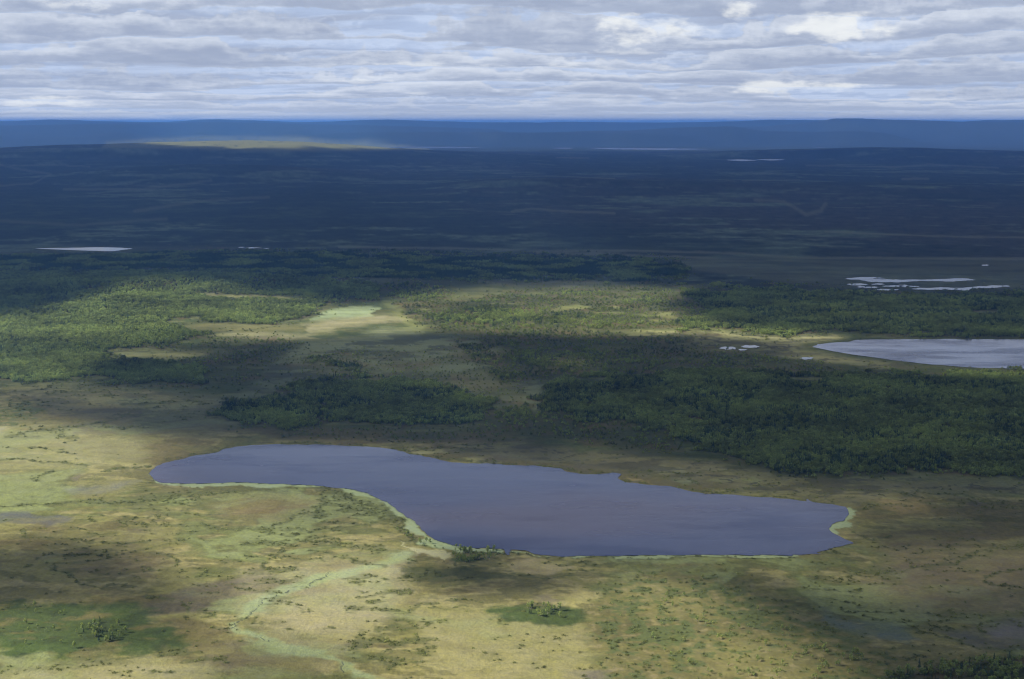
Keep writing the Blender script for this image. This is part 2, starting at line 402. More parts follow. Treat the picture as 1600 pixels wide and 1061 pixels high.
SHRUB_LINES = [  # (polyline in pixels, half width in pixels)
    ([(200,789),(245,781),(270,777),(300,775),(330,770),(375,771),(390,776)], 2.6), ([(245,781),(268,778)], 5),
    ([(200,812),(235,808),(262,806)], 2), ([(243,813),(252,821),(287,822)], 4), ([(310,801),(330,803)], 2.5),
    ([(320,821),(340,823),(365,826)], 4), ([(365,827),(397,829),(420,831),(450,835),(480,832),(500,827),(530,826)], 2.6), ([(395,828),(418,829)], 4),
    ([(420,828),(430,820),(445,814),(475,802)], 2.2), ([(500,813),(520,816),(560,818),(580,820)], 2.6),
    ([(500,795),(510,785),(503,775),(498,768)], 5), ([(525,775),(545,782),(560,790)], 4),
    ([(490,760),(520,769),(550,778),(575,790),(600,800),(622,815),(640,838),(655,848)], 5),
    ([(575,800),(600,815),(625,830)], 5), ([(655,848),(690,856),(730,862),(785,862)], 4),
    ([(375,850),(400,849),(430,848),(445,855)], 3), ([(445,855),(420,865),(440,870),(480,878),(510,876)], 3.2),
    ([(470,848),(500,847),(530,850),(560,858),(600,860)], 4.5), ([(480,862),(520,868)], 3), ([(530,870),(560,875),(595,880)], 3.5),
    ([(375,868),(400,866)], 2), ([(345,880),(385,878)], 2), ([(420,880),(430,890),(460,893)], 4), ([(370,906),(400,907),(445,905),(468,900)], 2.5),
    ([(130,790),(160,787),(200,786),(215,783)], 3), ([(90,667),(130,662),(170,659)], 2.4), ([(10,684),(40,677),(90,670)], 3), ([(85,675),(105,681),(120,682)], 3),
    ([(105,689),(118,686)], 3), ([(50,701),(75,704),(120,706)], 2), ([(0,720),(20,716),(65,722),(100,724),(140,728)], 2.5), ([(150,737),(200,730),(240,728)], 2), ([(60,748),(75,742)], 3.5),
    ([(60,873),(120,868),(180,861)], 2.4), ([(80,888),(130,905),(160,918),(200,915)], 2.6), ([(215,893),(250,893)], 2.6), ([(225,930),(280,935),(300,955)], 3),
    ([(0,790),(60,787),(110,783),(160,784)], 2.4), ([(40,830),(70,838),(110,846),(190,850),(240,846)], 3), ([(255,870),(275,882)], 4),
    ([(248,1022),(280,1016),(312,1020)], 5), ([(290,1034),(330,1030),(352,1033)], 4), ([(165,1032),(200,1028),(215,1025)], 2.5), ([(225,1055),(265,1058)], 4),
    ([(365,917),(390,919)], 3), ([(395,965),(415,970)], 2.5), ([(445,982),(462,984)], 3), ([(505,984),(518,982)], 2.5), ([(540,907),(575,908)], 2.8), ([(420,944),(440,948)], 2), ([(450,946),(490,952)], 1.6), ([(310,955),(335,958)], 3), ([(300,945),(306,940)], 2.5),
    ([(565,930),(600,925),(640,928)], 5), ([(540,955),(570,950)], 4), ([(555,1005),(570,990)], 6), ([(575,1025),(610,1045),(640,1035)], 5), ([(590,985),(650,975)], 4), ([(640,960),(650,950)], 4),
    ([(1290,906),(1340,896),(1400,892),(1450,888),(1490,880),(1500,872),(1540,863),(1600,853),(1660,845)], 3.6), ([(1495,874),(1515,868)], 4.5),
    ([(1275,898),(1300,904)], 2.5), ([(1540,905),(1555,897),(1600,885),(1640,880)], 3.4), ([(1545,908),(1560,915),(1600,918)], 3.2),
    ([(1250,918),(1300,919),(1350,925)], 1.8), ([(1318,952),(1345,957),(1410,957)], 2.6), ([(1355,963),(1380,972)], 3), ([(1410,978),(1440,992),(1500,1005),(1560,1010),(1640,1010)], 2.6),
    ([(1300,935),(1345,945)], 1.6), ([(1480,925),(1492,924)], 2), ([(1450,962),(1460,966),(1520,965)], 1.4), ([(1450,978),(1500,985)],1.6),
    ([(1330,830),(1360,843),(1400,838)], 2), ([(1290,862),(1320,865)], 3),
    ([(800,862),(840,871),(900,873),(1000,871),(1100,872),(1240,874)], 2.4), ([(870,880),(940,882)], 2.4), ([(885,888),(930,893)], 2.6), ([(780,898),(800,896),(830,897),(855,903)], 2), ([(860,901),(900,900)], 1.6),
    ([(700,937),(735,936),(760,940)], 2), ([(695,951),(712,950)], 4), ([(718,950),(735,949)], 3), ([(770,974),(790,976)], 2),
    ([(352,700),(330,707),(300,712)], 3), ([(440,693),(520,694),(620,702),(700,719),(790,725),(870,730)], 2.4), ([(870,730),(925,740),(960,738)], 2.2), ([(970,752),(1050,760),(1110,771),(1250,781),(1320,791)], 2.2),
    ([(985,738),(1010,735),(1060,740),(1075,743)], 1.4), ([(1070,742),(1100,735),(1150,734)], 1.6), ([(1080,745),(1090,755)], 2),
    ([(1300,762),(1350,767),(1420,772),(1440,778)], 1.5), ([(1420,768),(1500,772),(1560,790),(1640,788)], 1.5),
    ([(125,663),(160,668),(200,645)], 1.5),
]
GREENS = [  # lush low scrub: (outline, colour index, soft)
    ([(-60,945),(20,935),(60,945),(110,940),(160,950),(215,948),(250,968),(275,985),(262,1000),(285,1006),(240,1012),(200,1022),(165,1018),(150,1034),(105,1030),(60,1022),(30,1028),(0,1008),(-60,1010)], 0, 6),
    ([(700,862),(735,856),(786,862),(775,872),(745,884),(715,880)], 0, 3),
    ([(757,952),(790,942),(830,946),(880,952),(930,950),(945,955),(915,968),(885,980),(820,976),(772,966)], 0, 4),
    ([(622,880),(660,876),(720,886),(770,893),(800,902),(760,910),(700,912),(680,925),(650,918),(632,900)], 1, 5),
    ([(0,632),(40,625),(65,650),(95,660),(80,668),(30,668),(-30,665),(-30,640)], 2, 5),
    ([(930,905),(1000,893),(1110,892),(1200,930),(1290,960),(1330,990),(1420,1010),(1620,1015),(1640,1110),(960,1110),(950,1050),(925,1010),(915,960)], 2, 9),
    ([(780,642),(820,640),(830,652),(800,662)], 0, 4),
    ([(870,655),(930,660),(1000,685),(960,700),(900,700),(870,680)], 3, 6),
]
PALES = [  # (outline, colour, soft, strength)
    ([(488,500),(500,488),(540,479),(575,477),(592,482),(580,494),(540,500)], (0.30,0.36,0.18), 2, 0.9),
    ([(476,508),(520,498),(600,490),(640,494),(635,502),(580,506),(520,516),(485,522)], (0.36,0.33,0.17), 4, 0.75),
    ([(560,520),(600,512),(660,514),(660,524),(600,526)], (0.29,0.31,0.16), 5, 0.6),
    ([(340,522),(400,518),(470,522),(500,528),(420,532),(360,527)], (0.34,0.31,0.17), 3, 0.6),
    ([(700,508),(780,508.5),(778,512),(700,511)], (0.34,0.32,0.20), 1.5, 0.8),
    ([(980,517),(1040,516.5),(1110,520),(1200,526),(1270,526),(1300,524),(1320,527),(1250,532),(1150,526),(1060,522)], (0.36,0.34,0.15), 1.6, 0.9),
    ([(870,446),(900,445.5),(915,448),(890,449)], (0.34,0.33,0.22), 1, 0.8),
    ([(1055,445.5),(1075,444.6),(1092,446.5),(1070,447.3)], (0.34,0.33,0.22), 1, 0.8),
    ([(810,481),(850,479),(870,483),(840,487)], (0.30,0.30,0.13), 2, 0.6),
    ([(622,848),(645,856),(690,862),(706,866),(700,875),(680,873),(655,867),(640,860)], (0.37,0.36,0.19), 1.2, 0.95),
    ([(786,880),(830,876),(880,880),(898,886),(860,893),(825,895),(795,890)], (0.34,0.29,0.15), 2.5, 0.8),
    ([(840,938),(880,934),(925,925),(928,938),(910,948),(870,948)], (0.33,0.30,0.12), 3, 0.7),
    ([(470,905),(540,886),(600,878),(640,890),(600,912),(520,914)], (0.33,0.36,0.17), 8, 0.7),
    ([(644,705),(660,701),(690,701),(700,706),(670,710),(650,709)], (0.33,0.32,0.14), 1.5, 0.85),
    ([(722,717),(750,714),(765,717),(740,721)], (0.32,0.31,0.12), 1.5, 0.8),
    ([(690,700),(760,706),(850,716),(900,718),(860,722),(780,714)], (0.26,0.26,0.14), 3, 0.7),
    ([(985,732),(1020,727),(1065,730),(1072,742),(1030,741),(1000,738)], (0.27,0.28,0.15), 2, 0.8),
    ([(1070,728),(1110,724),(1140,732),(1100,735)], (0.30,0.27,0.16), 2, 0.6),
    ([(1050,748),(1085,747),(1098,753),(1070,755)], (0.26,0.32,0.16), 2, 0.8),
    ([(1110,752),(1130,748),(1155,753),(1130,758)], (0.27,0.30,0.16), 2, 0.8),
    ([(1157,752),(1175,748),(1195,751),(1185,755),(1165,755)], (0.30,0.34,0.13), 1.5, 0.85),
    ([(970,745),(1000,750),(1010,754),(985,753)], (0.30,0.24,0.11), 2, 0.7),
    ([(1360,780),(1400,774),(1440,785),(1450,798),(1410,800),(1370,792)], (0.29,0.22,0.09), 7, 0.6),
    ([(1375,777),(1395,775),(1405,780),(1385,782)], (0.31,0.30,0.12), 2, 0.7),
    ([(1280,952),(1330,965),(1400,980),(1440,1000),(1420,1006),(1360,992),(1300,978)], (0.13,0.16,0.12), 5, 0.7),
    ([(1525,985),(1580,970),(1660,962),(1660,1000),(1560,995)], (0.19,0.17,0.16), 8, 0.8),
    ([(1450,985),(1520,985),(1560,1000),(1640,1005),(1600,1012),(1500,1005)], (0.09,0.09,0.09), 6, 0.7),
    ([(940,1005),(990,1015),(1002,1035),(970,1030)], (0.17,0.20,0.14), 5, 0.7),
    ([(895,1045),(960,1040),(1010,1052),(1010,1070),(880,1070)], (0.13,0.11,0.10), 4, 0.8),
    ([(830,935),(860,930),(885,938),(850,942)], (0.17,0.14,0.11), 5, 0.6),
    ([(0,803),(40,799),(90,803),(105,815),(80,822),(30,816),(-30,815)], (0.10,0.10,0.105), 3, 0.75),
    ([(105,745),(125,742),(120,748)], (0.17,0.14,0.12), 3, 0.7), ([(100,762),(180,757),(215,751),(180,765),(120,768)], (0.19,0.19,0.16), 4, 0.6),
    ([(-30,672),(10,671),(10,676),(-30,677)], (0.2,0.19,0.22), 2, 0.7),
    ([(330,790),(430,775),(500,780),(480,800),(420,815),(350,805)], (0.23,0.17,0.08), 12, 0.6),
    ([(60,870),(200,855),(260,870),(230,900),(120,900)], (0.20,0.15,0.08), 10, 0.5),
    ([(300,1000),(420,985),(540,1010),(560,1040),(420,1061),(320,1040)], (0.21,0.18,0.08), 12, 0.55),
    ([(650,960),(760,970),(860,975),(940,1000),(900,1061),(700,1061)], (0.29,0.26,0.12), 20, 0.5),
    ([(1400,840),(1640,850),(1640,960),(1420,960),(1340,910)], (0.21,0.17,0.09), 20, 0.6),
    ([(380,890),(520,872),(640,870),(650,900),(620,960),(560,1000),(440,1000),(370,960)], (0.315,0.285,0.152), 22, 0.75),
    ([(640,920),(720,940),(840,970),(930,1000),(900,1061),(680,1061),(650,980)], (0.270,0.252,0.105), 22, 0.6),
    ([(-60,655),(60,650),(140,668),(230,690),(220,725),(120,740),(-60,742)], (0.300,0.295,0.135), 22, 0.6),
    ([(60,1040),(240,1030),(330,1040),(330,1100),(-60,1100),(-60,1030)], (0.290,0.270,0.130), 16, 0.7),
    ([(690,706),(900,728),(1060,756),(1260,778),(1330,788),(1480,770),(1660,780),(1660,756),(1500,748),(1300,748),(1180,734),(1050,716),(900,700),(760,692)], (0.165,0.160,0.078), 7, 0.7),
    ([(970,520),(1150,518),(1330,526),(1270,536),(1250,545),(1330,558),(1440,572),(1420,580),(1280,566),(1180,552),(1060,540),(990,530)], (0.225,0.215,0.100), 5, 0.75),
    ([(30,612),(100,602),(200,608),(330,618),(420,640),(330,690),(200,672),(100,650)], (0.190,0.185,0.095), 10, 0.6),
    ([(600,476),(700,462),(800,452),(950,450),(1080,452),(1100,480),(1160,512),(1080,522),(960,516),(800,518),(640,516)], (0.240,0.250,0.082), 10, 0.7),  # yellow heath, with some of its sunlight put into the colour
    ([(290,508),(340,503),(480,510),(480,517),(400,520),(300,516)], (0.20,0.185,0.070), 3, 0.6),
    ([(190,557),(240,552),(318,551),(318,557),(250,561)], (0.24,0.23,0.09), 2, 0.7),
    ([(300,458),(400,462),(478,466),(400,468)], (0.30,0.28,0.10), 1.5, 0.7),
    ([(420,640),(500,636),(480,668),(400,660)], (0.10,0.11,0.05), 8, 0.3),
    ([(350,672),(480,666),(640,674),(760,680),(850,690),(700,694),(480,690)], (0.15,0.115,0.06), 5, 0.75),
    ([(790,575),(900,570),(940,580),(880,590),(800,588)], (0.16,0.11,0.06), 6, 0.5),
    ([(1060,560),(1180,556),(1300,566),(1330,580),(1200,575),(1080,570)], (0.12,0.11,0.05), 5, 0.5),
]
STREAM = [(640,868),(600,872),(545,893),(515,899),(480,910),(440,926),(410,939),(385,955),(367,970),(372,980),(398,992),(430,1008),(480,1019),(530,1031),(560,1050),(600,1066),(660,1090)]
BROOK = [[(517,893),(513,900),(497,909),(490,913)], [(453,924),(444,930)], [(429,933),(427,936)], [(409,940),(405,946),(400,950)], [(398,952),(385,960),(373,966)], [(372,966),(373,972),(366,977)], [(404,996),(413,1004)], [(539,1031),(534,1040),(535,1045)], [(555,1055),(566,1061)]]

UPLAND = [  # drier ground round and between the woods
    [(-80,436),(300,436),(700,436),(1000,436),(1700,436),(1700,760),(1500,750),(1300,748),(1180,734),(1100,722),(1000,714),(900,704),(800,690),(700,686),(560,686),(450,683),(380,672),(345,658),(300,628),(210,606),(120,602),(0,604),(-80,604)],
]

def land_cover(x, y, z):
    n = len(x)
    r = np.hypot(x, y)
    k = np.clip(r / 1000.0, 0.7, 6.0)
    wx = x + 9 * np.sqrt(k) * fbm(x, y, 38.0 * 1.0, 3, 301) + 3.0 * fbm(x, y, 7.0, 2, 305)
    wy = y + (16 * np.sqrt(k) * fbm(x, y, 38.0, 3, 303) + 5.0 * fbm(x, y, 7.0, 2, 307))
    u, v = project(wx, wy, z)
    near = 1 - sstep(2250, 2750, r)
    far = 1 - near
    # ---- bog
    a1 = fbm(x * 0.55, y * 0.8, 150.0, 4, 11)
    a2 = fbm(x * 0.55, y * 0.8, 60.0, 4, 15)
    a3 = fbm(x, y, 420.0, 3, 19)
    fine = fbm(x, y, 7.0, 3, 23, 0.65)
    finer = perlin(x / 1.7, y / 1.7, 29)
    qx, qy = fbm(x, y, 110.0, 3, 33), fbm(x, y, 110.0, 3, 37)
    m1 = fbm(x * 0.62 + 80 * qx, y * 0.9 + 80 * qy, 175.0, 5, 11)
    m2 = fbm(x * 0.55 + 40 * qy, y * 0.9 + 40 * qx, 48.0, 5, 15, 0.55)
    m3 = fbm(x * 0.7 + 60 * qx, y + 40 * qy, 300.0, 4, 19)
    m4 = fbm(x * 0.5, y, 22.0, 4, 39, 0.6)
    c = np.empty((n, 3), np.float32)
    c[:] = (0.200, 0.188, 0.080)
    c = mixc(c, (0.135, 0.152, 0.060), sstep(0.00, 0.17, m1 + 0.3 * m4) * 0.85)
    c = mixc(c, (0.300, 0.265, 0.130), sstep(0.03, 0.18, m2 - 0.5 * m1) * 0.8)
    c = mixc(c, (0.112, 0.094, 0.044), sstep(0.04, 0.22, -0.7 * m1 + 0.8 * m3 - 0.3 * m4) * 0.8)
    c = mixc(c, (0.085, 0.084, 0.034), sstep(0.10, 0.24, m4 + 0.6 * m2 - 0.5 * m3) * 0.65)
    c = mixc(c, (0.112, 0.098, 0.084), sstep(0.14, 0.30, m3 - 0.5 * m2) * 0.6)
    c = mixc(c, (0.230, 0.262, 0.125), sstep(0.16, 0.26, m1 - 0.4 * m2 + 0.2 * m3) * 0.6)
    # olive heath and scrub between the woods
    up = np.full(n, 999.0)
    for poly in UPLAND:
        up = np.minimum(up, sd_poly(u, v, poly))
    up = np.where((v < 440) & (v > 0), -50.0, up)
    uf = sstep(7, -7, up + 9 * a2)
    hc = np.empty((n, 3), np.float32)
    hc[:] = (0.068, 0.088, 0.032)
    hc = mixc(hc, (0.122, 0.122, 0.048), sstep(0.0, 0.32, m2 + 0.3 * m1) * 0.85)
    hc = mixc(hc, (0.175, 0.185, 0.085), sstep(0.08, 0.36, m1 - 0.3 * m2) * 0.8)
    hc = mixc(hc, (0.060, 0.075, 0.030), sstep(0.02, 0.30, m4 - 0.2 * m1) * 0.7)
    hc = mixc(hc, (0.165, 0.170, 0.078), sstep(0.10, 0.26, fbm(x * 0.22, y, 34.0, 4, 67) + 0.4 * m1) * 0.7)
    hc = mixc(hc, (0.050, 0.058, 0.026), sstep(0.08, 0.24, fbm(x * 0.25, y, 26.0, 4, 69)) * 0.6)
    c = c + (hc - c) * uf[:, None]
    # sedge tussocks and wind-combed streaks
    c *= (1 + 0.30 * fine + 0.14 * finer + 0.35 * m4)[:, None]
    c[:, 2] *= 0.84
    # shrubby strings between the wet hollows
    rg = 1 - np.abs(fbm(x * 0.6 + 20 * a2, y + 12 * a1, 62.0, 3, 41)) * 2.6
    where = sstep(-0.02, 0.30, fbm(x, y, 210.0, 2, 47))
    strings = sstep(0.80, 0.96, rg + 0.22 * fine) * where * 0.75
    spots = sstep(0.26, 0.50, fbm(x * 0.6, y, 16.0, 3, 51) + 0.35 * fbm(x, y, 130.0, 2, 53)) * 0.8
    shrub = np.clip(strings * 0.85 + spots * 0.7, 0, 1) * (0.35 + 0.65 * where)
    quiet = np.zeros(n)
    for poly in ([(640,905),(780,900),(900,905),(820,935),(760,938),(650,940)], [(300,780),(480,765),(490,800),(420,825),(300,815)], [(430,905),(620,885),(600,1000),(380,990)], [(1330,850),(1640,880),(1640,960),(1400,950)]):
        quiet = np.maximum(quiet, sstep(10, -10, sd_poly(u, v, poly)))
    shrub *= 1 - 0.85 * quiet
    for poly, col, soft, st in PALES:
        s = sd_poly(u, v, poly)
        f = sstep(soft, -soft, s + soft * 1.6 * (m2 + 0.6 * m4)) * st * (0.85 + 0.9 * np.clip(m2 + 0.5 * m4, -0.6, 0.4))
        c = mixc(c, col, np.clip(f, 0, 1))
        shrub *= 1 - np.clip(f, 0, 1) * (0.7 if col[0] > 0.25 else 0.1)
    # grey-green fen between the woods
    mid = sd_poly(u, v, [(430,560),(470,535),(560,528),(660,522),(760,530),(800,560),(850,600),(840,640),(790,650),(770,628),(700,600),(560,586),(470,598),(400,622),(330,640),(400,600)])
    f = sstep(8, -8, mid)
    st = sstep(0.0, 0.16, fbm(x * 0.45 + 25 * m2, y * 0.8 + 30 * m1, 48.0, 5, 61, 0.6) + 0.5 * m2)
    c = mixc(c, (0.150, 0.172, 0.088), f * 0.85)
    c = mixc(c, (0.055, 0.062, 0.034), f * st * 0.8)
    # wet cracks and peat edges in the belts round the lakes
    belt = np.maximum(sstep(8, -8, sd_poly(u, v, [(690,704),(900,722),(1060,750),(1260,776),(1330,784),(1480,766),(1660,776),(1660,752),(1300,748),(1180,734),(1050,712),(900,696),(760,690)])),
                      sstep(6, -6, sd_poly(u, v, [(960,518),(1150,517),(1330,525),(1270,536),(1250,545),(1330,558),(1440,572),(1420,580),(1280,566),(1180,552),(1060,540),(990,530)])))
    belt = np.maximum(belt, 0.6 * sstep(10, -10, sd_poly(u, v, [(0,606),(180,602),(300,615),(340,640),(200,660),(60,650)])))
    crack = sstep(0.84, 0.97, 1 - np.abs(fbm(x * 0.5 + 12 * m4, y + 14 * m2, 30.0, 3, 63)) * 2.4)
    blot = sstep(0.06, 0.2, fbm(x * 0.45, y, 34.0, 3, 65) + 0.3 * m4)
    c = mixc(c, (0.060, 0.058, 0.034), belt * np.maximum(crack * 0.85, blot * 0.65))
    # stream fen
    s = sd_line(u, v, STREAM, 1.6)
    f = sstep(17, 3, s + 14 * m2 + 9 * m4) * 0.72
    c = mixc(c, (0.275, 0.335, 0.165), f * 0.9)
    shrub *= 1 - f
    # ---- green scrub
    grn = ((0.052, 0.080, 0.021), (0.092, 0.096, 0.034), (0.150, 0.138, 0.050), (0.095, 0.110, 0.034))
    heath = np.zeros(n)
    for poly, ci, soft in GREENS:
        s = sd_poly(u, v, poly) + 26 * m2 + 22 * m4 + 10 * m1 + 6 * fine
        f = sstep(soft * 1.4, -soft * 2.2, s)
        g = np.empty((n, 3), np.float32)
        g[:] = grn[ci]
        g *= (1 + 0.35 * fine + 0.5 * np.clip(a2, -0.5, 0.6))[:, None]
        if ci != 2:
            g = mixc(g, (0.165, 0.135, 0.048), sstep(0.06, 0.36, m4 + 0.5 * m2) * 0.75)
            g = mixc(g, (0.036, 0.052, 0.018), sstep(0.05, 0.40, fbm(x, y, 15.0, 3, 85) - 0.3 * m2) * 0.7)
        if ci == 2:
            hm = fbm(x, y, 9.0, 3, 81)
            g = mixc(g, (0.082, 0.108, 0.036), sstep(-0.02, 0.25, hm + 0.7 * fbm(x, y, 60.0, 2, 83)) * 0.85)
            g = mixc(g, (0.26, 0.215, 0.105), sstep(0.28, 0.50, -hm + 0.3 * fine) * 0.6)
            heath = np.maximum(heath, f)
        c = c + (g - c) * (f * 0.92)[:, None]
        shrub *= 1 - f * 0.3
    for poly, amt in (([(555,905),(650,895),(700,940),(680,1000),(660,1061),(570,1061),(545,1000),(575,960)], 0.9), ([(300,880),(470,880),(480,960),(400,1010),(300,990)], 0.55),
                      ([(490,755),(620,800),(660,850),(600,870),(480,880),(380,850),(480,800)], 0.8), ([(150,780),(300,760),(330,880),(220,900),(60,860)], 0.7), ([(640,872),(780,885),(820,905),(700,925),(640,915)], 0.9),
                      ([(-60,600),(330,605),(350,650),(200,645),(60,650),(-60,640)], 0.8), ([(1300,850),(1640,840),(1640,1010),(1420,990),(1260,910)], 0.45), ([(700,705),(1320,775),(1640,765),(1640,800),(1330,800),(960,738)], 0.6), ([(780,985),(940,1000),(1000,1061),(700,1061)], 0.4)):
        s = sd_poly(u, v, poly)
        sp = sstep(0.06, 0.24, fbm(x * 0.55, y, 11.0, 4, 91, 0.6) + 0.7 * fbm(x * 0.5, y, 55.0, 3, 93) - 0.06)
        shrub = np.maximum(shrub, sp * amt * sstep(14, -14, s + 20 * m2))
    for line, w in SHRUB_LINES:
        s = sd_line(u, v, line, 1.5)
        shrub = np.maximum(shrub, sstep(w * 1.7, w * 0.2, s + w * (1.1 * fine + 1.2 * m4)) * (0.9 + 0.3 * m4))
    # willow belt behind the sedge of the south shore, the same darker scrub tone along the north shore
    c = mixc(c, (0.088, 0.098, 0.034), np.clip(shrub, 0, 1) * 0.78)
    for line, w, st in ((LAKE_SOUTH, 5.0, 0.95), (LAKE_SOUTH_E, 2.2, 0.8), (LAKE_EAST, 5.5, 0.95), ([(608,790),(640,818),(650,830),(668,841),(692,850),(720,855)], 9.0, 0.9)):
        s = sd_line(u, v, line, 1.0)
        f = sstep(w * 1.2, w * 0.6, s + 1.6 * fine + w * (1.1 * m4 + 2.2 * m2)) * st
        c = mixc(c, (0.31, 0.37, 0.19), f)
        shrub *= 1 - f
    s = sd_line(u, v, BROOK[0], 1.0)
    for b in BROOK:
        s = np.minimum(s, sd_line(u, v, b, 1.0))
    c = mixc(c, (0.04, 0.05, 0.045), sstep(1.35, 0.5, s + 0.5 * fine) * 0.85)
    # ---- far country: dark birch and pine woods with long open mires and fells
    f1 = fbm(x * 0.42, y * 0.42, 420.0, 4, 101)
    f2 = fbm(x * 0.5, y * 0.3, 1500.0, 4, 105)
    f3 = fbm(x, y, 60.0, 4, 109, 0.65)
    f4 = fbm(x * 0.5, y * 0.6, 190.0, 4, 111, 0.6)
    fc = np.empty((n, 3), np.float32)
    fc[:] = (0.024, 0.032, 0.018)
    fc = mixc(fc, (0.050, 0.046, 0.030), sstep(-0.05, 0.25, f2 + 0.4 * f4) * 0.9)
    fc = mixc(fc, (0.048, 0.064, 0.030), sstep(0.05, 0.30, f4 - 0.4 * f2) * 0.8)
    mire = sstep(0.20, 0.36, f1 + 0.25 * f2 + 0.35 * f4)
    fc = mixc(fc, (0.125, 0.160, 0.095), mire * 0.75)
    thin = sstep(0.90, 0.99, 1 - np.abs(fbm(x * 0.30, y * 0.8, 1100.0, 4, 113)) * 2.0 + 0.12 * f3) * sstep(-0.08, 0.15, f4 + f1)
    fc = mixc(fc, (0.14, 0.175, 0.105), thin * 0.6)
    thin = sstep(0.92, 0.99, 1 - np.abs(fbm(x * 0.22, y, 420.0, 3, 117)) * 2.0 + 0.10 * f3) * sstep(0.0, 0.2, f2)
    fc = mixc(fc, (0.12, 0.145, 0.09), thin * 0.5)
    fc *= (1 + 1.1 * f3)[:, None]
    uu, vv = project(x, y, z)
    for line, w, st in (([(530,386),(700,388),(850,392),(1000,392),(1150,396),(1250,403),(1400,404),(1640,405)], 2.2, 0.55), ([(800,330),(830,326),(900,331),(960,333)], 2, 0.5), ([(840,395),(950,398),(1060,401),(1120,404)], 2.5, 0.6),
                        ([(1290,318),(1282,330),(1260,335),(1225,315),(1180,312)], 3, 0.45), ([(1290,362),(1380,366),(1500,370),(1640,371)], 1.5, 0.55), ([(0,290),(50,287),(80,272),(40,266),(0,258)], 1.5, 0.4), ([(0,258),(80,258),(140,260)], 0.8, 0.6),
                        ([(100,296),(130,296),(220,296),(300,286),(330,282)], 2, 0.4), ([(800,276),(860,275),(960,279)], 0.7, 0.5), ([(1260,258),(1400,261),(1450,257),(1560,262)], 1.2, 0.45), ([(1410,280),(1450,279)], 1.5, 0.5), ([(870,246),(920,247)], 0.8, 0.6), ([(1160,282),(1250,281)], 1.0, 0.4),
                        ([(210,330),(330,312),(420,308)], 2.5, 0.35), ([(0,345),(120,352),(260,342)], 2.5, 0.3), ([(660,404),(760,410),(860,405)], 1.5, 0.0)):
        s = sd_line(uu, vv, line, 1.0)
        fc = mixc(fc, (0.215, 0.215, 0.13), sstep(w * 1.5, w * 0.4, s + w * (1.3 * f3 + 0.8 * f1)) * st)
    # open fen round the pools on the right
    for poly, st in (([(1050,404),(1200,400),(1400,406),(1700,408),(1700,432),(1600,452),(1500,456),(1330,452),(1230,443),(1150,430),(1060,420)], 0.6), ([(200,384),(300,386),(420,384),(430,391),(300,392),(200,394),(60,394),(60,384)], 0.4),
                    ([(760,436),(900,438),(980,442),(900,450),(780,446),(600,441),(430,436),(560,437)], 0.65)):
        s = sd_poly(uu, vv, poly)
        fc_m = sstep(3, -3, s + 3 * f3) * st
        tgt = np.empty((n, 3), np.float32)
        tgt[:] = (0.135, 0.140, 0.078)
        tgt = mixc(tgt, (0.05, 0.055, 0.035), sstep(0.0, 0.4, fbm(x * 0.25, y, 60.0, 3, 121)) * 0.8)
        fc = fc + (tgt - fc) * fc_m[:, None]
    f = sstep(13500, 15500, r)
    fc = mixc(fc, (0.022, 0.032, 0.024), f * 0.85)
    # fell top in a paler yellow-green
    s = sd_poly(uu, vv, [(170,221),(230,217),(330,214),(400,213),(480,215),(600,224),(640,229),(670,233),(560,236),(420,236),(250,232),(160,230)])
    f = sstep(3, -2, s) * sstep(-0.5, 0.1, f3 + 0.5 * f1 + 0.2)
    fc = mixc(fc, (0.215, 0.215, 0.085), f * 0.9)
    f = sstep(15000, 20000, r)
    fc = mixc(fc, (0.05, 0.055, 0.036), f * 0.5)
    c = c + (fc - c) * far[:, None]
    # ---- forest floor
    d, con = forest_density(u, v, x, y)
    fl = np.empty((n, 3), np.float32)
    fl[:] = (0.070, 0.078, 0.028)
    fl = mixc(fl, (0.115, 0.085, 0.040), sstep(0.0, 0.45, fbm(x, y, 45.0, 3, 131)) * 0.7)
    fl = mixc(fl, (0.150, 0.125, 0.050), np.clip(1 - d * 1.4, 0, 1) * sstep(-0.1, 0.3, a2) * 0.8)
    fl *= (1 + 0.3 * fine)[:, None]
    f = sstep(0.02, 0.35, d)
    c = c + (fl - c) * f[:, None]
    shrub = shrub * near * (1 - f)
    return np.clip(c, 0.004, 0.8), d, con, np.clip(shrub, 0, 1), heath

# ------------------------------------------------------------------ polar grid round the camera's foot
def polar_rings(r0, r1, px, growth):
    rr, r = [r0], r0
    while r < r1:
        r += min(r * r / (H_CAM * F_PX) * px, growth * r)
        rr.append(r)
    return np.asarray(rr)

def polar_angles(fine_deg, step_deg, coarse):
    a = np.arange(-fine_deg, fine_deg + 1e-6, step_deg)
    rest = np.linspace(fine_deg, 360 - fine_deg, coarse + 2)[1:-1]
    return np.radians(np.concatenate([a, rest]))

def grid_mesh(name, rr, ang, z, close_center=False):
    nr, na = len(rr), len(ang)
    x = (rr[:, None] * np.sin(ang)[None, :]).ravel()
    y = (rr[:, None] * np.cos(ang)[None, :]).ravel()
    zz = z(x, y)
    co = np.stack([x, y, zz], 1).astype(np.float32)
    i = np.arange(nr - 1)[:, None] * na
    j = np.arange(na)[None, :]
    j2 = (j + 1) % na
    quads = np.stack([i + j2, i + j, i + na + j, i + na + j2], -1).reshape(-1, 4)
    # normals up: order checked below
    me = mesh_from(name, co, quads[:, ::-1] if False else quads)
    return me, x, y, zz

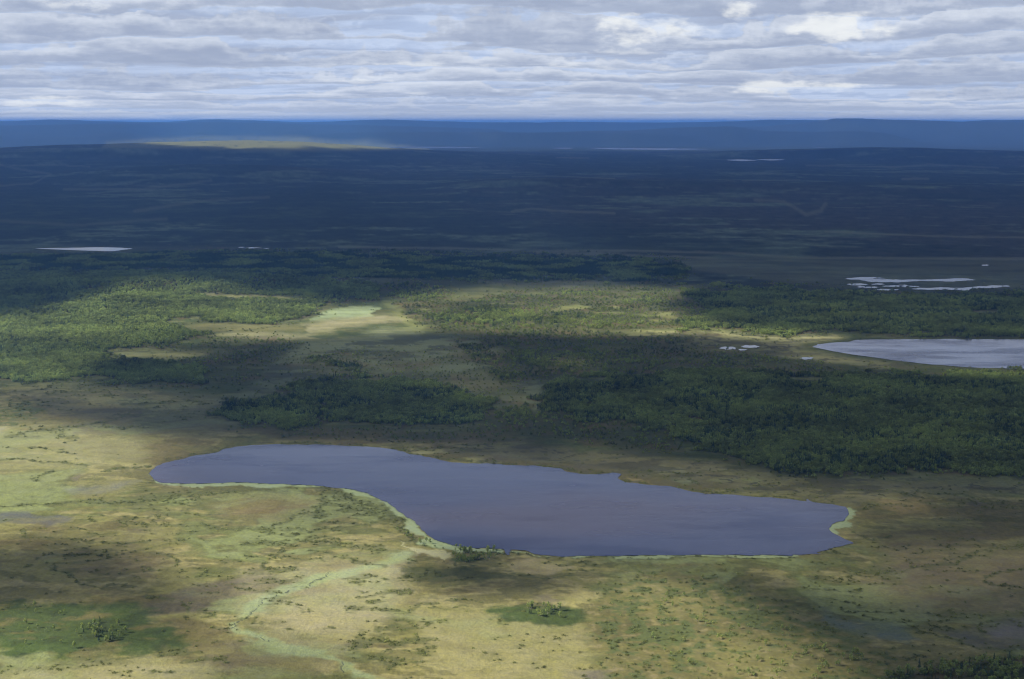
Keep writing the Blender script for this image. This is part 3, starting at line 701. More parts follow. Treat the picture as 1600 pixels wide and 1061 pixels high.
def mesh_from(name, co, quads, smooth=True):
    me = bpy.data.meshes.new(name)
    me.vertices.add(len(co))
    me.vertices.foreach_set("co", np.ascontiguousarray(co, np.float32).ravel())
    k = quads.shape[1]
    me.loops.add(quads.size)
    me.loops.foreach_set("vertex_index", np.ascontiguousarray(quads, np.int32).ravel())
    me.polygons.add(len(quads))
    me.polygons.foreach_set("loop_start", np.arange(len(quads), dtype=np.int32) * k)
    me.polygons.foreach_set("use_smooth", np.full(len(quads), smooth, bool))
    me.update(calc_edges=True)
    return me

def link(name, me, mat=None, parent=None, kind=None, label=None, category=None, group=None):
    o = bpy.data.objects.new(name, me)
    scene.collection.objects.link(o)
    if mat is not None and me is not None and len(me.materials) == 0:
        me.materials.append(mat)
    if parent is not None:
        o.parent = parent
    for key, val in (("kind", kind), ("label", label), ("category", category), ("group", group)):
        if val:
            o[key] = val
    return o

def material(name):
    m = bpy.data.materials.new(name)
    m.use_nodes = True
    return m, Nodes(m.node_tree)

def finish(N, bsdf, disp=None):
    o = N.new('ShaderNodeOutputMaterial')
    N.t.links.new(bsdf, o.inputs[0])

# ---- ground material
mat_ground, N = material("bog and heath")
att = N.new('ShaderNodeAttribute', attribute_name="cover")
geo = N.new('ShaderNodeNewGeometry')
p = geo.outputs['Position']
g1 = N.noise(p, 0.35, 5, 0.65)
g2 = N.noise(p, 0.06, 4, 0.6)
colr = N.mix(1.0, att.outputs['Color'], N.combine(N.ramp(g1, 0.3, 0.7, 0.86, 1.14, False), N.ramp(g1, 0.3, 0.7, 0.87, 1.13, False), N.ramp(g2, 0.3, 0.7, 0.86, 1.12, False)), 'MULTIPLY')
b = N.new('ShaderNodeBsdfPrincipled')
N.put(b.inputs['Base Color'], colr)
b.inputs['Roughness'].default_value = 0.95
b.inputs['Specular IOR Level'].default_value = 0.12
bump = N.new('ShaderNodeBump')
bump.inputs['Strength'].default_value = 0.8
bump.inputs['Distance'].default_value = 0.9
N.put(bump.inputs['Height'], N.math('ADD', g1, N.math('MULTIPLY', g2, 2.0)))
N.put(b.inputs['Normal'], bump.outputs[0])
finish(N, b.outputs[0])

# ---- lake polygons in world metres
def poly_world(px, z=0.0, jitter=0.5, sub=5, seed=1):
    p_ = np.asarray(px, float)
    q = []
    n = len(p_)
    for i in range(n):
        p0, p1, p2, p3 = p_[i - 1], p_[i], p_[(i + 1) % n], p_[(i + 2) % n]
        for t in np.arange(sub) / sub:
            # gentle Catmull-Rom so that the shore curves between the measured points
            cr = 0.5 * ((2 * p1) + (-p0 + p2) * t + (2 * p0 - 5 * p1 + 4 * p2 - p3) * t * t + (-p0 + 3 * p1 - 3 * p2 + p3) * t ** 3)
            lin = p1 + (p2 - p1) * t
            q.append(0.55 * lin + 0.45 * cr)
    q = np.asarray(q)
    x, y = ground_at(q[:, 0], q[:, 1], z)
    r = np.hypot(x, y)
    s = jitter * np.minimum(r / 1000.0, 4)
    x = x + s * 2.0 * perlin(x / 9.0, y / 9.0, seed) + s * 2.5 * perlin(x / 27.0, y / 27.0, seed + 3)
    y = y + s * 3.0 * perlin(x / 9.0 + 50, y / 9.0, seed + 1) + s * 3.0 * perlin(x / 27.0 + 50, y / 27.0, seed + 4)
    return x, y

def ellipse_px(cu, cv, a, b_, n=14, seed=0):
    rng = random.Random(seed)
    return [(cu + a * math.cos(t) * rng.uniform(0.75, 1.15), cv + b_ * math.sin(t) * rng.uniform(0.6, 1.2)) for t in np.linspace(0, 2 * math.pi, n, endpoint=False)]

WATERS = []   # name, x, y, level
def water(name, px, level, jitter, sub=5, seed=1):
    x, y = poly_world(px, level, jitter, sub, seed)
    WATERS.append((name, x, y, level))

water("lake", LAKE, 0.06, 0.85, 6, 1)
water("lake", RIGHT_LAKE, 0.06, 0.5, 5, 2)
water("pond", FAR_POND, 0.5, 0.3, 4, 3)
water("pond", POOL_A, 0.3, 1.5, 6, 4)
water("pond", POOL_B, 0.3, 1.5, 6, 5)
for i, (cu, cv, a_, b_) in enumerate(POOLS_S):
    water("pond", ellipse_px(cu, cv, a_, b_, 14, i), 0.3, 0.8, 3, 10 + i)
for i, (cu, cv, a_, b_) in enumerate(MUD_POOLS):
    water("pond", ellipse_px(cu, cv, a_, b_, 16, 40 + i), 0.2, 0.8, 3, 30 + i)
for i, px in enumerate(FAR_STRIPS):
    water("lake", px, 8.0, 0.0, 5, 60 + i)

def inside(x, y, px, py):
    res = np.zeros(x.shape, bool)
    sel = np.nonzero((x > px.min()) & (x < px.max()) & (y > py.min()) & (y < py.max()))[0]
    if len(sel) == 0:
        return res
    ax, ay = x[sel], y[sel]
    ins = np.zeros(ax.shape, bool)
    x1, y1 = px[-1], py[-1]
    for x2, y2 in zip(px, py):
        if y1 != y2:
            ins ^= ((y1 > ay) != (y2 > ay)) & (ax < (x2 - x1) * (ay - y1) / (y2 - y1) + x1)
        x1, y1 = x2, y2
    res[sel] = ins
    return res

def shore_dist(x, y, px, py, reach):
    out = np.full(x.shape, 1e9)
    sel = np.nonzero((x > px.min() - reach) & (x < px.max() + reach) & (y > py.min() - reach) & (y < py.max() + reach))[0]
    if len(sel) == 0:
        return out
    ax, ay = x[sel], y[sel]
    best = np.full(ax.shape, 1e18)
    step = max(1, len(px) // 160)
    for qx, qy in zip(px[::step], py[::step]):
        best = np.minimum(best, (ax - qx) ** 2 + (ay - qy) ** 2)
    out[sel] = np.sqrt(best)
    return out

def ground_z(x, y):
    z = terrain_z(x, y)
    for name, px, py, lev in WATERS:
        big_ = max(np.ptp(px), np.ptp(py))
        reach = 14.0 if lev < 1 else 1100.0
        d = shore_dist(x, y, px, py, reach * 2)
        f = sstep(reach * 0.35, reach, d)
        flat = lev - 0.05 if lev < 1 else lev - 2.0
        if lev > 1:
            z = np.where(d < 1e8, flat * (1 - f) + z * f, z)
        else:
            z = np.where(d < 1e8, np.minimum(z, flat - 0.0) * (1 - f) + z * f, z)
        ins = inside(x, y, px, py)
        z[ins] = lev - (0.6 if lev < 1 else 4.0)
    return z

rr = polar_rings(480.0, 60000.0, 1.55, 0.012)
ang = polar_angles(27.0, 0.046, 60)
me, gx, gy, gz = grid_mesh("ground", rr, ang, ground_z)
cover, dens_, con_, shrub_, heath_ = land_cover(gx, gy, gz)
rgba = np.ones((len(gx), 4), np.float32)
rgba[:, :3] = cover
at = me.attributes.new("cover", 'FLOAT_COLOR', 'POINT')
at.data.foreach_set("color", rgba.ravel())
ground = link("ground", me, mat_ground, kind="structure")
# the disc under the camera that the ring leaves open
a_ = np.linspace(0, 2 * math.pi, 49)[:-1]
ring = np.stack([481 * np.cos(a_), 481 * np.sin(a_), np.full(48, -0.02)], 1)
co = np.vstack([[0, 0, -0.02], ring])
tri = np.asarray([(0, 1 + i, 1 + (i + 1) % 48) for i in range(48)])
me2 = mesh_from("ground_centre", co, tri)
rg_ = np.ones((49, 4), np.float32)
rg_[:, :3] = (0.28, 0.25, 0.12)
at = me2.attributes.new("cover", 'FLOAT_COLOR', 'POINT')
at.data.foreach_set("color", rg_.ravel())
link("ground_centre", me2, mat_ground, kind="structure")

# ---- water
mat_water, N = material("sky-tinted peat water")
geo = N.new('ShaderNodeNewGeometry')
p = geo.outputs['Position']
wq = N.vmath('MULTIPLY', p, (1.0, 0.6, 1.0))
w1 = N.noise(wq, 0.9, 3, 0.6)
w2 = N.noise(N.vmath('MULTIPLY', p, (0.35, 1.0, 1.0)), 0.02, 4, 0.6)
w3 = N.noise(N.vmath('MULTIPLY', p, (0.5, 1.0, 1.0)), 0.0045, 2, 0.5)
b = N.new('ShaderNodeBsdfPrincipled')
N.put(b.inputs['Base Color'], N.mix(N.ramp(w3, 0.42, 0.62), (0.062, 0.074, 0.138, 1), (0.090, 0.083, 0.122, 1)))  # sky's reflected blue put into the body colour, with peat-toned patches
N.put(b.inputs['Roughness'], N.ramp(w2, 0.35, 0.65, 0.05, 0.28))
b.inputs['IOR'].default_value = 1.33
bump = N.new('ShaderNodeBump')
bump.inputs['Strength'].default_value = 0.22
bump.inputs['Distance'].default_value = 0.5
N.put(bump.inputs['Height'], N.math('MULTIPLY', w1, N.ramp(w2, 0.36, 0.64, 0.6, 1.25)))
N.put(b.inputs['Normal'], bump.outputs[0])
finish(N, b.outputs[0])
mat_calm, N = material("calm pond water")
geo = N.new('ShaderNodeNewGeometry')
b = N.new('ShaderNodeBsdfPrincipled')
b.inputs['Base Color'].default_value = (0.030, 0.036, 0.046, 1)
b.inputs['IOR'].default_value = 1.33
N.put(b.inputs['Roughness'], N.ramp(N.noise(N.vmath('MULTIPLY', geo.outputs['Position'], (0.4, 1.0, 1.0)), 0.02, 3, 0.6), 0.35, 0.65, 0.02, 0.10))
finish(N, b.outputs[0])
import mathutils
from mathutils.geometry import tessellate_polygon
for name, px, py, lev in WATERS:
    co = np.stack([px, py, np.full(len(px), lev)], 1)
    tris = tessellate_polygon([[mathutils.Vector((a, b2, 0)) for a, b2 in zip(px, py)]])
    tris = np.asarray(tris)
    aa, bb, cc = co[tris[:, 0]], co[tris[:, 1]], co[tris[:, 2]]
    flip = np.cross(bb - aa, cc - aa)[:, 2] < 0
    tris[flip] = tris[flip][:, ::-1]
    link(name, mesh_from(name, co, tris, False), mat_calm if name == "pond" else mat_water, kind="structure")

# ------------------------------------------------------------------ clouds: a broken layer 3 km up, out of the frame; its gaps are shaped to set sun and shade on the ground
CLOUD_Z = 3000.0
LIT = [  # (outline in pixels of the ground that is in sun, light 0..1, softness in pixels)
    ([(225,217),(330,213),(400,212),(480,214),(560,222),(610,227),(670,231.5),(600,234),(480,231),(400,231.5),(330,229),(250,223)], 0.95, 2.0),
    ([(1130,199),(1280,199),(1280,203),(1130,204)], 0.5, 2),
    ([(-250,520),(-100,505),(0,493),(70,488),(110,478),(170,458),(225,442),(300,440),(350,445),(410,456),(470,466),(540,476),(590,474),(610,480),(640,486),(640,520),(540,524),(440,530),(330,534),(230,538),(160,540),(60,540),(-250,550)], 0.92, 9),
    ([(-250,540),(0,545),(130,548),(220,545),(330,552),(330,562),(230,560),(150,566),(120,600),(-250,620)], 0.62, 9),
    ([(560,482),(620,466),(700,452),(780,445),(900,446),(1000,446),(1060,448),(1100,446),(1060,462),(1040,482),(1090,500),(1140,512),(1060,523),(960,522),(800,520),(650,522),(580,520)], 1.0, 8),
    ([(1060,446),(1140,444),(1140,448),(1060,449)], 0.6, 2),
    ([(1080,497),(1120,505),(1180,517),(1300,521),(1340,528),(1260,536),(1130,528),(1060,522)], 1.0, 6),
    ([(1250,540),(1270,543),(1330,556),(1420,569),(1520,576),(1700,580),(1700,590),(1500,588),(1440,580),(1300,566),(1220,556)], 0.42, 6),
    ([(440,530),(560,526),(700,524),(780,545),(800,590),(830,625),(760,625),(640,590),(520,585),(440,570)], 0.27, 14),
    ([(770,600),(820,600),(850,635),(830,655),(780,640)], 0.35, 10),
    ([(860,555),(930,560),(930,580),(860,578)], 0.40, 10),
    ([(-250,640),(0,628),(60,640),(130,662),(200,680),(260,690),(330,690),(300,712),(230,738),(250,757),(330,757),(420,758),(490,760),(560,775),(620,800),(660,850),(700,866),(660,880),(650,900),(720,935),(840,935),(925,925),(940,955),(900,985),(960,1010),(1000,1110),(-250,1110)], 0.90, 22),
    ([(40,600),(180,600),(300,610),(330,640),(240,650),(120,640),(50,620)], 0.36, 14),
    ([(900,690),(1060,712),(1200,745),(1280,755),(1400,770),(1460,800),(1380,812),(1300,786),(1150,772),(980,754),(900,730)], 0.30, 14),
    ([(480,690),(640,696),(760,706),(860,716),(980,736),(960,744),(800,722),(640,706)], 0.15, 8),
    ([(930,905),(1000,893),(1080,905),(1160,940),(1200,980),(1270,1010),(1320,1061),(1330,1110),(960,1110)], 0.92, 26),
    ([(228,740),(330,704),(430,692),(560,696),(760,722),(960,742),(1260,782),(1330,800),(1330,860),(1200,868),(860,868),(690,850),(620,800),(540,764),(330,757)], 0.40, 10),
    ([(780,862),(900,872),(1100,870),(1280,876),(1330,900),(1420,905),(1350,935),(1290,925),(1230,900),(1100,892),(900,898),(800,900)], 0.45, 14),
    ([(1280,870),(1400,860),(1560,850),(1640,850),(1640,890),(1500,930),(1400,950),(1310,920)], 0.28, 20),
]
DARK = [  # cloud shadows inside the sunlit country: (outline, how dark 0..1, softness)
    ([(-250,862),(0,855),(60,845),(160,850),(240,870),(270,905),(310,940),(300,965),(250,975),(190,945),(90,950),(-250,960)], 0.88, 20),
    ([(215,955),(265,970),(285,1000),(240,1018),(180,1012),(150,985),(175,965)], 0.78, 16),
    ([(150,640),(220,612),(320,622),(380,660),(330,690),(240,672),(180,656)], 0.70, 18),
    ([(180,530),(230,520),(330,508),(350,515),(330,528),(260,536)], 0.55, 8),
    ([(150,580),(200,562),(320,562),(330,610),(200,606)], 0.55, 10),
    ([(300,1000),(420,990),(560,1030),(540,1110),(300,1110)], 0.45, 22),
    ([(360,770),(470,772),(590,805),(560,830),(470,822),(400,806)], 0.40, 18),
    ([(640,878),(760,890),(900,890),(940,905),(840,930),(700,925),(640,910)], 0.15, 20),
    ([(1090,893),(1160,900),(1230,925),(1300,960),(1330,985),(1260,985),(1180,955),(1120,925)], 0.80, 14),
    ([(640,505),(700,490),(780,493),(820,503),(700,512)], 0.25, 8),
    ([(560,478),(640,478),(760,470),(900,466),(760,482),(620,492)], 0.35, 7),
]

def sunlight(x, y):
    """share of direct sun that reaches the ground at x, y"""
    z = terrain_z(x, y)
    u, v = project(x, y, z)
    front = y > 300
    u = np.where(front, u, 5000.0)
    r = np.hypot(x, y)
    wob = fbm(x, y, 220.0, 4, 401)
    wob2 = fbm(x, y, 900.0, 4, 405)
    L = 0.05 + 0.12 * sstep(0.1, 0.6, wob2)
    L = np.where(r > 2600, 0.03 + 0.30 * sstep(0.35, 0.75, fbm(x * 0.5, y, 2600.0, 4, 411)) * sstep(6000, 14000, r), L)
    L = np.maximum(L, sstep(14000, 15500, r) * (0.80 + 0.2 * sstep(-0.1, 0.4, fbm(x * 0.6, y, 3200.0, 3, 415))))
    out = (~front) | (np.abs(u - 800) > 1350)
    L = np.where(out, 0.12 + 0.7 * sstep(0.05, 0.35, fbm(x, y, 1500.0, 4, 421)), L)
    for poly, val, soft in LIT:
        s = sd_poly(u, v, poly)
        f = sstep(soft, -soft, s + soft * 1.1 * wob)
        L = L + (np.maximum(val, L) - L) * f
    for poly, dk, soft in DARK:
        s = sd_poly(u, v, poly)
        L = L * (1 - dk * sstep(soft, -soft, s + soft * 1.2 * wob))
    return np.clip(L, 0.0, 1)

def cloud_heights():
    r2 = polar_rings(300.0, 33000.0, 3.2, 0.02)
    a2_ = polar_angles(30.0, 0.17, 240)
    nr, na = len(r2), len(a2_)
    ox, oy = SUN_DIR[0] / SUN_DIR[2] * CLOUD_Z, SUN_DIR[1] / SUN_DIR[2] * CLOUD_Z
    x = (r2[:, None] * np.sin(a2_)[None, :]).ravel()
    y = (r2[:, None] * np.cos(a2_)[None, :]).ravel()
    L = sunlight(x, y)
    edge = sstep(32500, 27500, np.hypot(x, y) + 3500 * fbm(x, y, 5000.0, 4, 451))
    T = 1 - (1 - L) * edge
    lump = fbm(x, y, 900.0, 5, 431)
    thick_ = np.clip(1 - T, 0, 1)
    zb = CLOUD_Z - 60 * thick_ * (0.6 + 0.6 * fbm(x, y, 400.0, 4, 441))
    zt = CLOUD_Z + thick_ * (160 + 260 * (0.5 + lump))
    i = np.arange(nr - 1)[:, None] * na
    j = np.arange(na)[None, :]
    j2 = (j + 1) % na
    q = np.stack([i + j2, i + j, i + na + j, i + na + j2], -1).reshape(-1, 4)
    n = nr * na
    # the shadow of a lump falls where the layer's mid height meets the sun's ray
    zb_s, zt_s = zb / CLOUD_Z, zt / CLOUD_Z
    cb = np.stack([x + ox * zb_s, y + oy * zb_s, zb], 1)
    ct = np.stack([x + ox * zt_s, y + oy * zt_s, zt], 1)
    me_ = mesh_from("clouds", np.vstack([cb, ct]), np.vstack([q[:, ::-1], q + n]))
    at_ = me_.attributes.new("clear", 'FLOAT', 'POINT')
    at_.data.foreach_set("value", np.concatenate([np.sqrt(T), np.sqrt(T)]).astype(np.float32))
    return me_

mat_cloud, N = material("cloud vapour")
att = N.new('ShaderNodeAttribute', attribute_name="clear")
tr = N.new('ShaderNodeBsdfTransparent')
tl = N.new('ShaderNodeBsdfTranslucent')
tl.inputs[0].default_value = (0.165, 0.188, 0.245, 1)
df = N.new('ShaderNodeBsdfDiffuse')
df.inputs[0].default_value = (0.7, 0.7, 0.72, 1)
body = N.new('ShaderNodeMixShader')
body.inputs[0].default_value = 0.6
N.t.links.new(df.outputs[0], body.inputs[1])
N.t.links.new(tl.outputs[0], body.inputs[2])
ms = N.new('ShaderNodeMixShader')
N.put(ms.inputs[0], att.outputs['Fac'])
N.t.links.new(body.outputs[0], ms.inputs[1])
N.t.links.new(tr.outputs[0], ms.inputs[2])
finish(N, ms.outputs[0])
link("clouds", cloud_heights(), mat_cloud, kind="structure")

# ------------------------------------------------------------------ trees
rng = np.random.default_rng(7)

def leaf_material(name, base, var, trans=0.35):
    m, N = material(name)
    oi = N.new('ShaderNodeObjectInfo')
    geo_ = N.new('ShaderNodeNewGeometry')
    att_ = N.new('ShaderNodeAttribute', attribute_name="leaf")
    nz = N.noise(geo_.outputs['Position'], 0.9, 2, 0.5)
    t = N.math('ADD', N.math('MULTIPLY', oi.outputs['Random'], 0.6), N.math('MULTIPLY', att_.outputs['Fac'], 0.4))
    col_ = N.mix(t, base + (1,), var + (1,))
    ti = N.new('ShaderNodeAttribute', attribute_name='tint', attribute_type='INSTANCER')
    col_ = N.vmath('SCALE', col_, N.math('ADD', 1.0, ti.outputs['Fac']))
    col_ = N.mix(1.0, col_, N.combine(N.ramp(nz, 0.3, 0.7, 0.75, 1.25), N.ramp(nz, 0.3, 0.7, 0.8, 1.2), 0.9), 'MULTIPLY')
    d_ = N.new('ShaderNodeBsdfDiffuse')
    N.put(d_.inputs[0], col_)
    t_ = N.new('ShaderNodeBsdfTranslucent')
    N.put(t_.inputs[0], col_)
    mx = N.new('ShaderNodeMixShader')
    mx.inputs[0].default_value = trans
    N.t.links.new(d_.outputs[0], mx.inputs[1])
    N.t.links.new(t_.outputs[0], mx.inputs[2])
    finish(N, mx.outputs[0])
    return m

mat_birch = leaf_material("birch leaves", (0.235, 0.305, 0.100), (0.325, 0.375, 0.130))
mat_pine = leaf_material("conifer needles", (0.065, 0.105, 0.060), (0.105, 0.150, 0.070), 0.1)
mat_shrub = leaf_material("dwarf willow leaves", (0.145, 0.175, 0.062), (0.215, 0.225, 0.085))
mat_bark, N = material("pale birch bark")
geo = N.new('ShaderNodeNewGeometry')
b = N.new('ShaderNodeBsdfDiffuse')
N.put(b.inputs[0], N.mix(N.ramp(N.noise(geo.outputs['Position'], 3.0, 3, 0.6), 0.45, 0.6), (0.36, 0.34, 0.31, 1), (0.10, 0.085, 0.07, 1)))
finish(N, b.outputs[0])

class Acc:
    def __init__(self):
        self.v, self.q, self.a, self.n = [], [], [], 0
    def quads(self, c, r_, rng_, leaf=None):
        """leaf-clump faces of half size r_ at centres c, facing any way"""
        k = len(c)
        nrm = rng_.normal(size=(k, 3))
        nrm[:, 2] = np.abs(nrm[:, 2]) + 0.6
        nrm /= np.linalg.norm(nrm, axis=1)[:, None]
        t = np.cross(nrm, rng_.normal(size=(k, 3)))
        t /= np.linalg.norm(t, axis=1)[:, None] + 1e-9
        s = np.cross(nrm, t)
        rr_ = np.asarray(r_)[:, None] * rng_.uniform(0.7, 1.3, (k, 1))
        sh = rng_.uniform(0.55, 1.0, (k, 1))
        p_ = np.stack([c - t * rr_, c + s * rr_ * sh, c + t * rr_ * 1.1, c - s * rr_ * sh], 1).reshape(-1, 3)
        self.v.append(p_)
        self.q.append(np.arange(4 * k).reshape(-1, 4) + self.n)
        self.a.append(np.repeat(rng_.uniform(0, 1, k) if leaf is None else leaf, 4))
        self.n += 4 * k
    def stem(self, pts, rad, sides=5):
        pts = np.asarray(pts, float)
        k = len(pts)
        an = np.linspace(0, 2 * math.pi, sides, endpoint=False)
        ringv = np.stack([np.cos(an), np.sin(an), np.zeros(sides)], 1)
        self.v.append((pts[:, None, :] + ringv[None] * np.asarray(rad)[:, None, None]).reshape(-1, 3))
        qs = []
        for i in range(k - 1):
            for j in range(sides):
                j_ = (j + 1) % sides
                qs.append((i * sides + j, i * sides + j_, (i + 1) * sides + j_, (i + 1) * sides + j))
        self.q.append(np.asarray(qs) + self.n)
        self.a.append(np.zeros(k * sides))
        self.n += k * sides
    def mesh(self, name):
        me_ = mesh_from(name, np.vstack(self.v), np.vstack(self.q), False)
        at_ = me_.attributes.new("leaf", 'FLOAT', 'POINT')
        at_.data.foreach_set("value", np.concatenate(self.a).astype(np.float32))
        return me_

def birch_crown(acc, h, x0, y0, r_, nclump, nleaf, rng_, leaf_r):
    """several uneven leafy lobes round forked stems"""
    cs = []
    for i in range(nclump):
        a = rng_.uniform(0, 2 * math.pi)
        hh = h * (0.38 + 0.58 * (i + rng_.uniform(0, 1)) / nclump)
        spread = r_ * math.sqrt(max(0.05, 1 - ((hh / h - 0.58) / 0.50) ** 2)) * rng_.uniform(0.25, 0.85)
        cs.append((x0 + spread * math.cos(a), y0 + spread * math.sin(a), hh))
    cs = np.asarray(cs)
    per = max(1, nleaf // nclump)
    c = np.repeat(cs, per, 0) + rng_.normal(size=(per * nclump, 3)) * np.array([1, 1, 0.8]) * r_ * 0.24
    acc.quads(c, np.full(len(c), leaf_r), rng_)
    return cs

def conifer_crown(acc, h, x0, y0, r_, nleaf, rng_, leaf_r):
    t = rng_.uniform(0.12, 1.0, nleaf)
    a = rng_.uniform(0, 2 * math.pi, nleaf)
    rad = r_ * (1.04 - t) * rng_.uniform(0.3, 1.0, nleaf)
    c = np.stack([x0 + rad * np.cos(a), y0 + rad * np.sin(a), h * t], 1)
    acc.quads(c, leaf_r * (1.15 - 0.6 * t), rng_)

def instancer(name, protos, pts, rot, size, pick, kind, label):
    tint = 0.22 * np.random.default_rng(3).uniform(-1, 1, len(pts)) + 0.7 * fbm(pts[:, 0], pts[:, 1], 90.0, 3, 601) + 0.35 * fbm(pts[:, 0], pts[:, 1], 16.0, 2, 605)
    """one object: prototypes set on many points by geometry nodes"""
    me_ = bpy.data.meshes.new(name)
    me_.vertices.add(len(pts))
    me_.vertices.foreach_set("co", np.ascontiguousarray(pts, np.float32).ravel())
    for an, ty, data in (("rot", 'FLOAT', rot), ("size", 'FLOAT', size), ("pick", 'INT', pick), ("tint", 'FLOAT', tint)):
        at_ = me_.attributes.new(an, ty, 'POINT')
        at_.data.foreach_set("value", np.ascontiguousarray(data, np.float32 if ty == 'FLOAT' else np.int32))
    me_.update()
    o = link(name, me_, None, kind=kind, label=label)
    ng = bpy.data.node_groups.new(name + " scatter", 'GeometryNodeTree')
    ng.interface.new_socket("Geometry", in_out='INPUT', socket_type='NodeSocketGeometry')
    ng.interface.new_socket("Geometry", in_out='OUTPUT', socket_type='NodeSocketGeometry')
    gi, go = ng.nodes.new('NodeGroupInput'), ng.nodes.new('NodeGroupOutput')
    iop = ng.nodes.new('GeometryNodeInstanceOnPoints')
    iop.inputs['Pick Instance'].default_value = True
    join = ng.nodes.new('GeometryNodeJoinGeometry')
    for pr in reversed(protos):
        oi = ng.nodes.new('GeometryNodeObjectInfo')
        oi.inputs['Object'].default_value = pr
        oi.inputs['As Instance'].default_value = True
        ng.links.new(oi.outputs['Geometry'], join.inputs[0])
    def named(nm, ty):
        na_ = ng.nodes.new('GeometryNodeInputNamedAttribute')
        na_.data_type = ty
        na_.inputs['Name'].default_value = nm
        return na_.outputs['Attribute']
    cx = ng.nodes.new('ShaderNodeCombineXYZ')
    ng.links.new(named("rot", 'FLOAT'), cx.inputs[2])
    ng.links.new(gi.outputs[0], iop.inputs['Points'])
    ng.links.new(join.outputs[0], iop.inputs['Instance'])
    ng.links.new(named("pick", 'INT'), iop.inputs['Instance Index'])
    ng.links.new(cx.outputs[0], iop.inputs['Rotation'])
    ng.links.new(named("size", 'FLOAT'), iop.inputs['Scale'])
    ng.links.new(iop.outputs[0], go.inputs[0])
    md = o.modifiers.new("scatter", 'NODES')
    md.node_group = ng
    return o

def hidden_proto(name, me_, mat):
    me_.materials.append(mat)
    return bpy.data.objects.new(name, me_)      # never linked to the scene: only a source for the scatter

# clumps of trees: 5 birch clumps and 3 conifer clumps of about 9 m
protos = []
for i in range(5):
    acc = Acc()
    k = 5
    for j in range(k):
        a = 2 * math.pi * j / k + rng.uniform(-0.4, 0.4)
        d_ = 0.0 if j == 0 else rng.uniform(1.8, 3.4)
        h = rng.uniform(3.6, 6.8)
        x0, y0 = d_ * math.cos(a), d_ * math.sin(a)
        birch_crown(acc, h, x0, y0, rng.uniform(1.1, 1.9), 7, 84, rng, 0.46)
        acc.stem([(x0, y0, 0), (x0 + rng.uniform(-.2, .2), y0, h * 0.5), (x0, y0, h * 0.9)], [0.10, 0.07, 0.03], 3)
    protos.append(hidden_proto("birch_clump", acc.mesh("birch_clump"), mat_birch))
for i in range(3):
    acc = Acc()
    for j in range(4):
        a = 2 * math.pi * j / 4 + rng.uniform(-0.5, 0.5)
        d_ = 0.0 if j == 0 else rng.uniform(1.8, 3.4)
        h = rng.uniform(5.0, 9.0)
        conifer_crown(acc, h, d_ * math.cos(a), d_ * math.sin(a), rng.uniform(0.9, 1.5), 56, rng, 0.55)
    protos.append(hidden_proto("conifer_clump", acc.mesh("conifer_clump"), mat_pine))

def scatter_points(r0, r1, spacing, seed):
    """jittered points of a square lattice within the view's wedge"""
    half = math.tan(R(26.0))
    rg2 = np.random.default_rng(seed)
    xs = np.arange(-r1 * half, r1 * half, spacing)
    ys = np.arange(r0 * 0.92, r1, spacing)
    X, Y = np.meshgrid(xs, ys)
    X = X.ravel() + rg2.uniform(-0.5, 0.5, X.size) * spacing
    Y = Y.ravel() + rg2.uniform(-0.5, 0.5, Y.size) * spacing
    d = np.hypot(X, Y)
    ok = (np.abs(X) < Y * half + 40) & (d > r0) & (d < r1)
    return X[ok], Y[ok], rg2

all_p, all_r, all_s, all_k = [], [], [], []
for r0, r1, sp, sc in ((650, 1900, 3.9, 0.74), (1900, 3400, 4.8, 0.84)):
    X, Y, rg2 = scatter_points(r0, r1, sp, int(r0))
    zt = terrain_z(X, Y)
    k_ = np.clip(np.hypot(X, Y) / 1000.0, 0.7, 6.0)
    u, v = project(X + 9 * np.sqrt(k_) * fbm(X, Y, 38.0, 3, 301), Y + 16 * np.sqrt(k_) * fbm(X, Y, 38.0, 3, 303), zt)
    d, con = forest_density(u, v, X, Y)
    gaps = sstep(-0.45, -0.15, fbm(X, Y, 34.0, 3, 501) + 0.25 * (d - 0.6))
    keep = rg2.uniform(0, 1, len(X)) < np.where(d > 0.5, d * (0.25 + 0.75 * gaps), d * 0.8)
    for name, px, py, lev in WATERS[:5]:
        keep &= ~inside(X, Y, px, py)
    X, Y, zt, con, d = X[keep], Y[keep], zt[keep], con[keep], d[keep]
    is_con = rg2.uniform(0, 1, len(X)) < con * (1 + 0.9 * np.sign(fbm(X, Y, 90.0, 2, 511)))
    pick = np.where(is_con, rg2.integers(5, 8, len(X)), rg2.integers(0, 5, len(X)))
    hgt = 0.85 + 0.25 * fbm(X, Y, 80.0, 2, 521)
    all_p.append(np.stack([X, Y, zt - 0.1], 1))
    all_r.append(rg2.uniform(0, 2 * math.pi, len(X)))
    all_s.append(sc * hgt * rg2.uniform(0.75, 1.25, len(X)) * (0.50 + 0.50 * sstep(0.25, 0.8, d)))
    all_k.append(pick)
P_, R_, S_, K_ = np.vstack(all_p), np.concatenate(all_r), np.concatenate(all_s), np.concatenate(all_k)
print("forest clumps", len(P_))
instancer("forest", protos, P_, R_, S_, K_, "stuff", "dark green birch and pine woods spreading between the bogs and lakes")

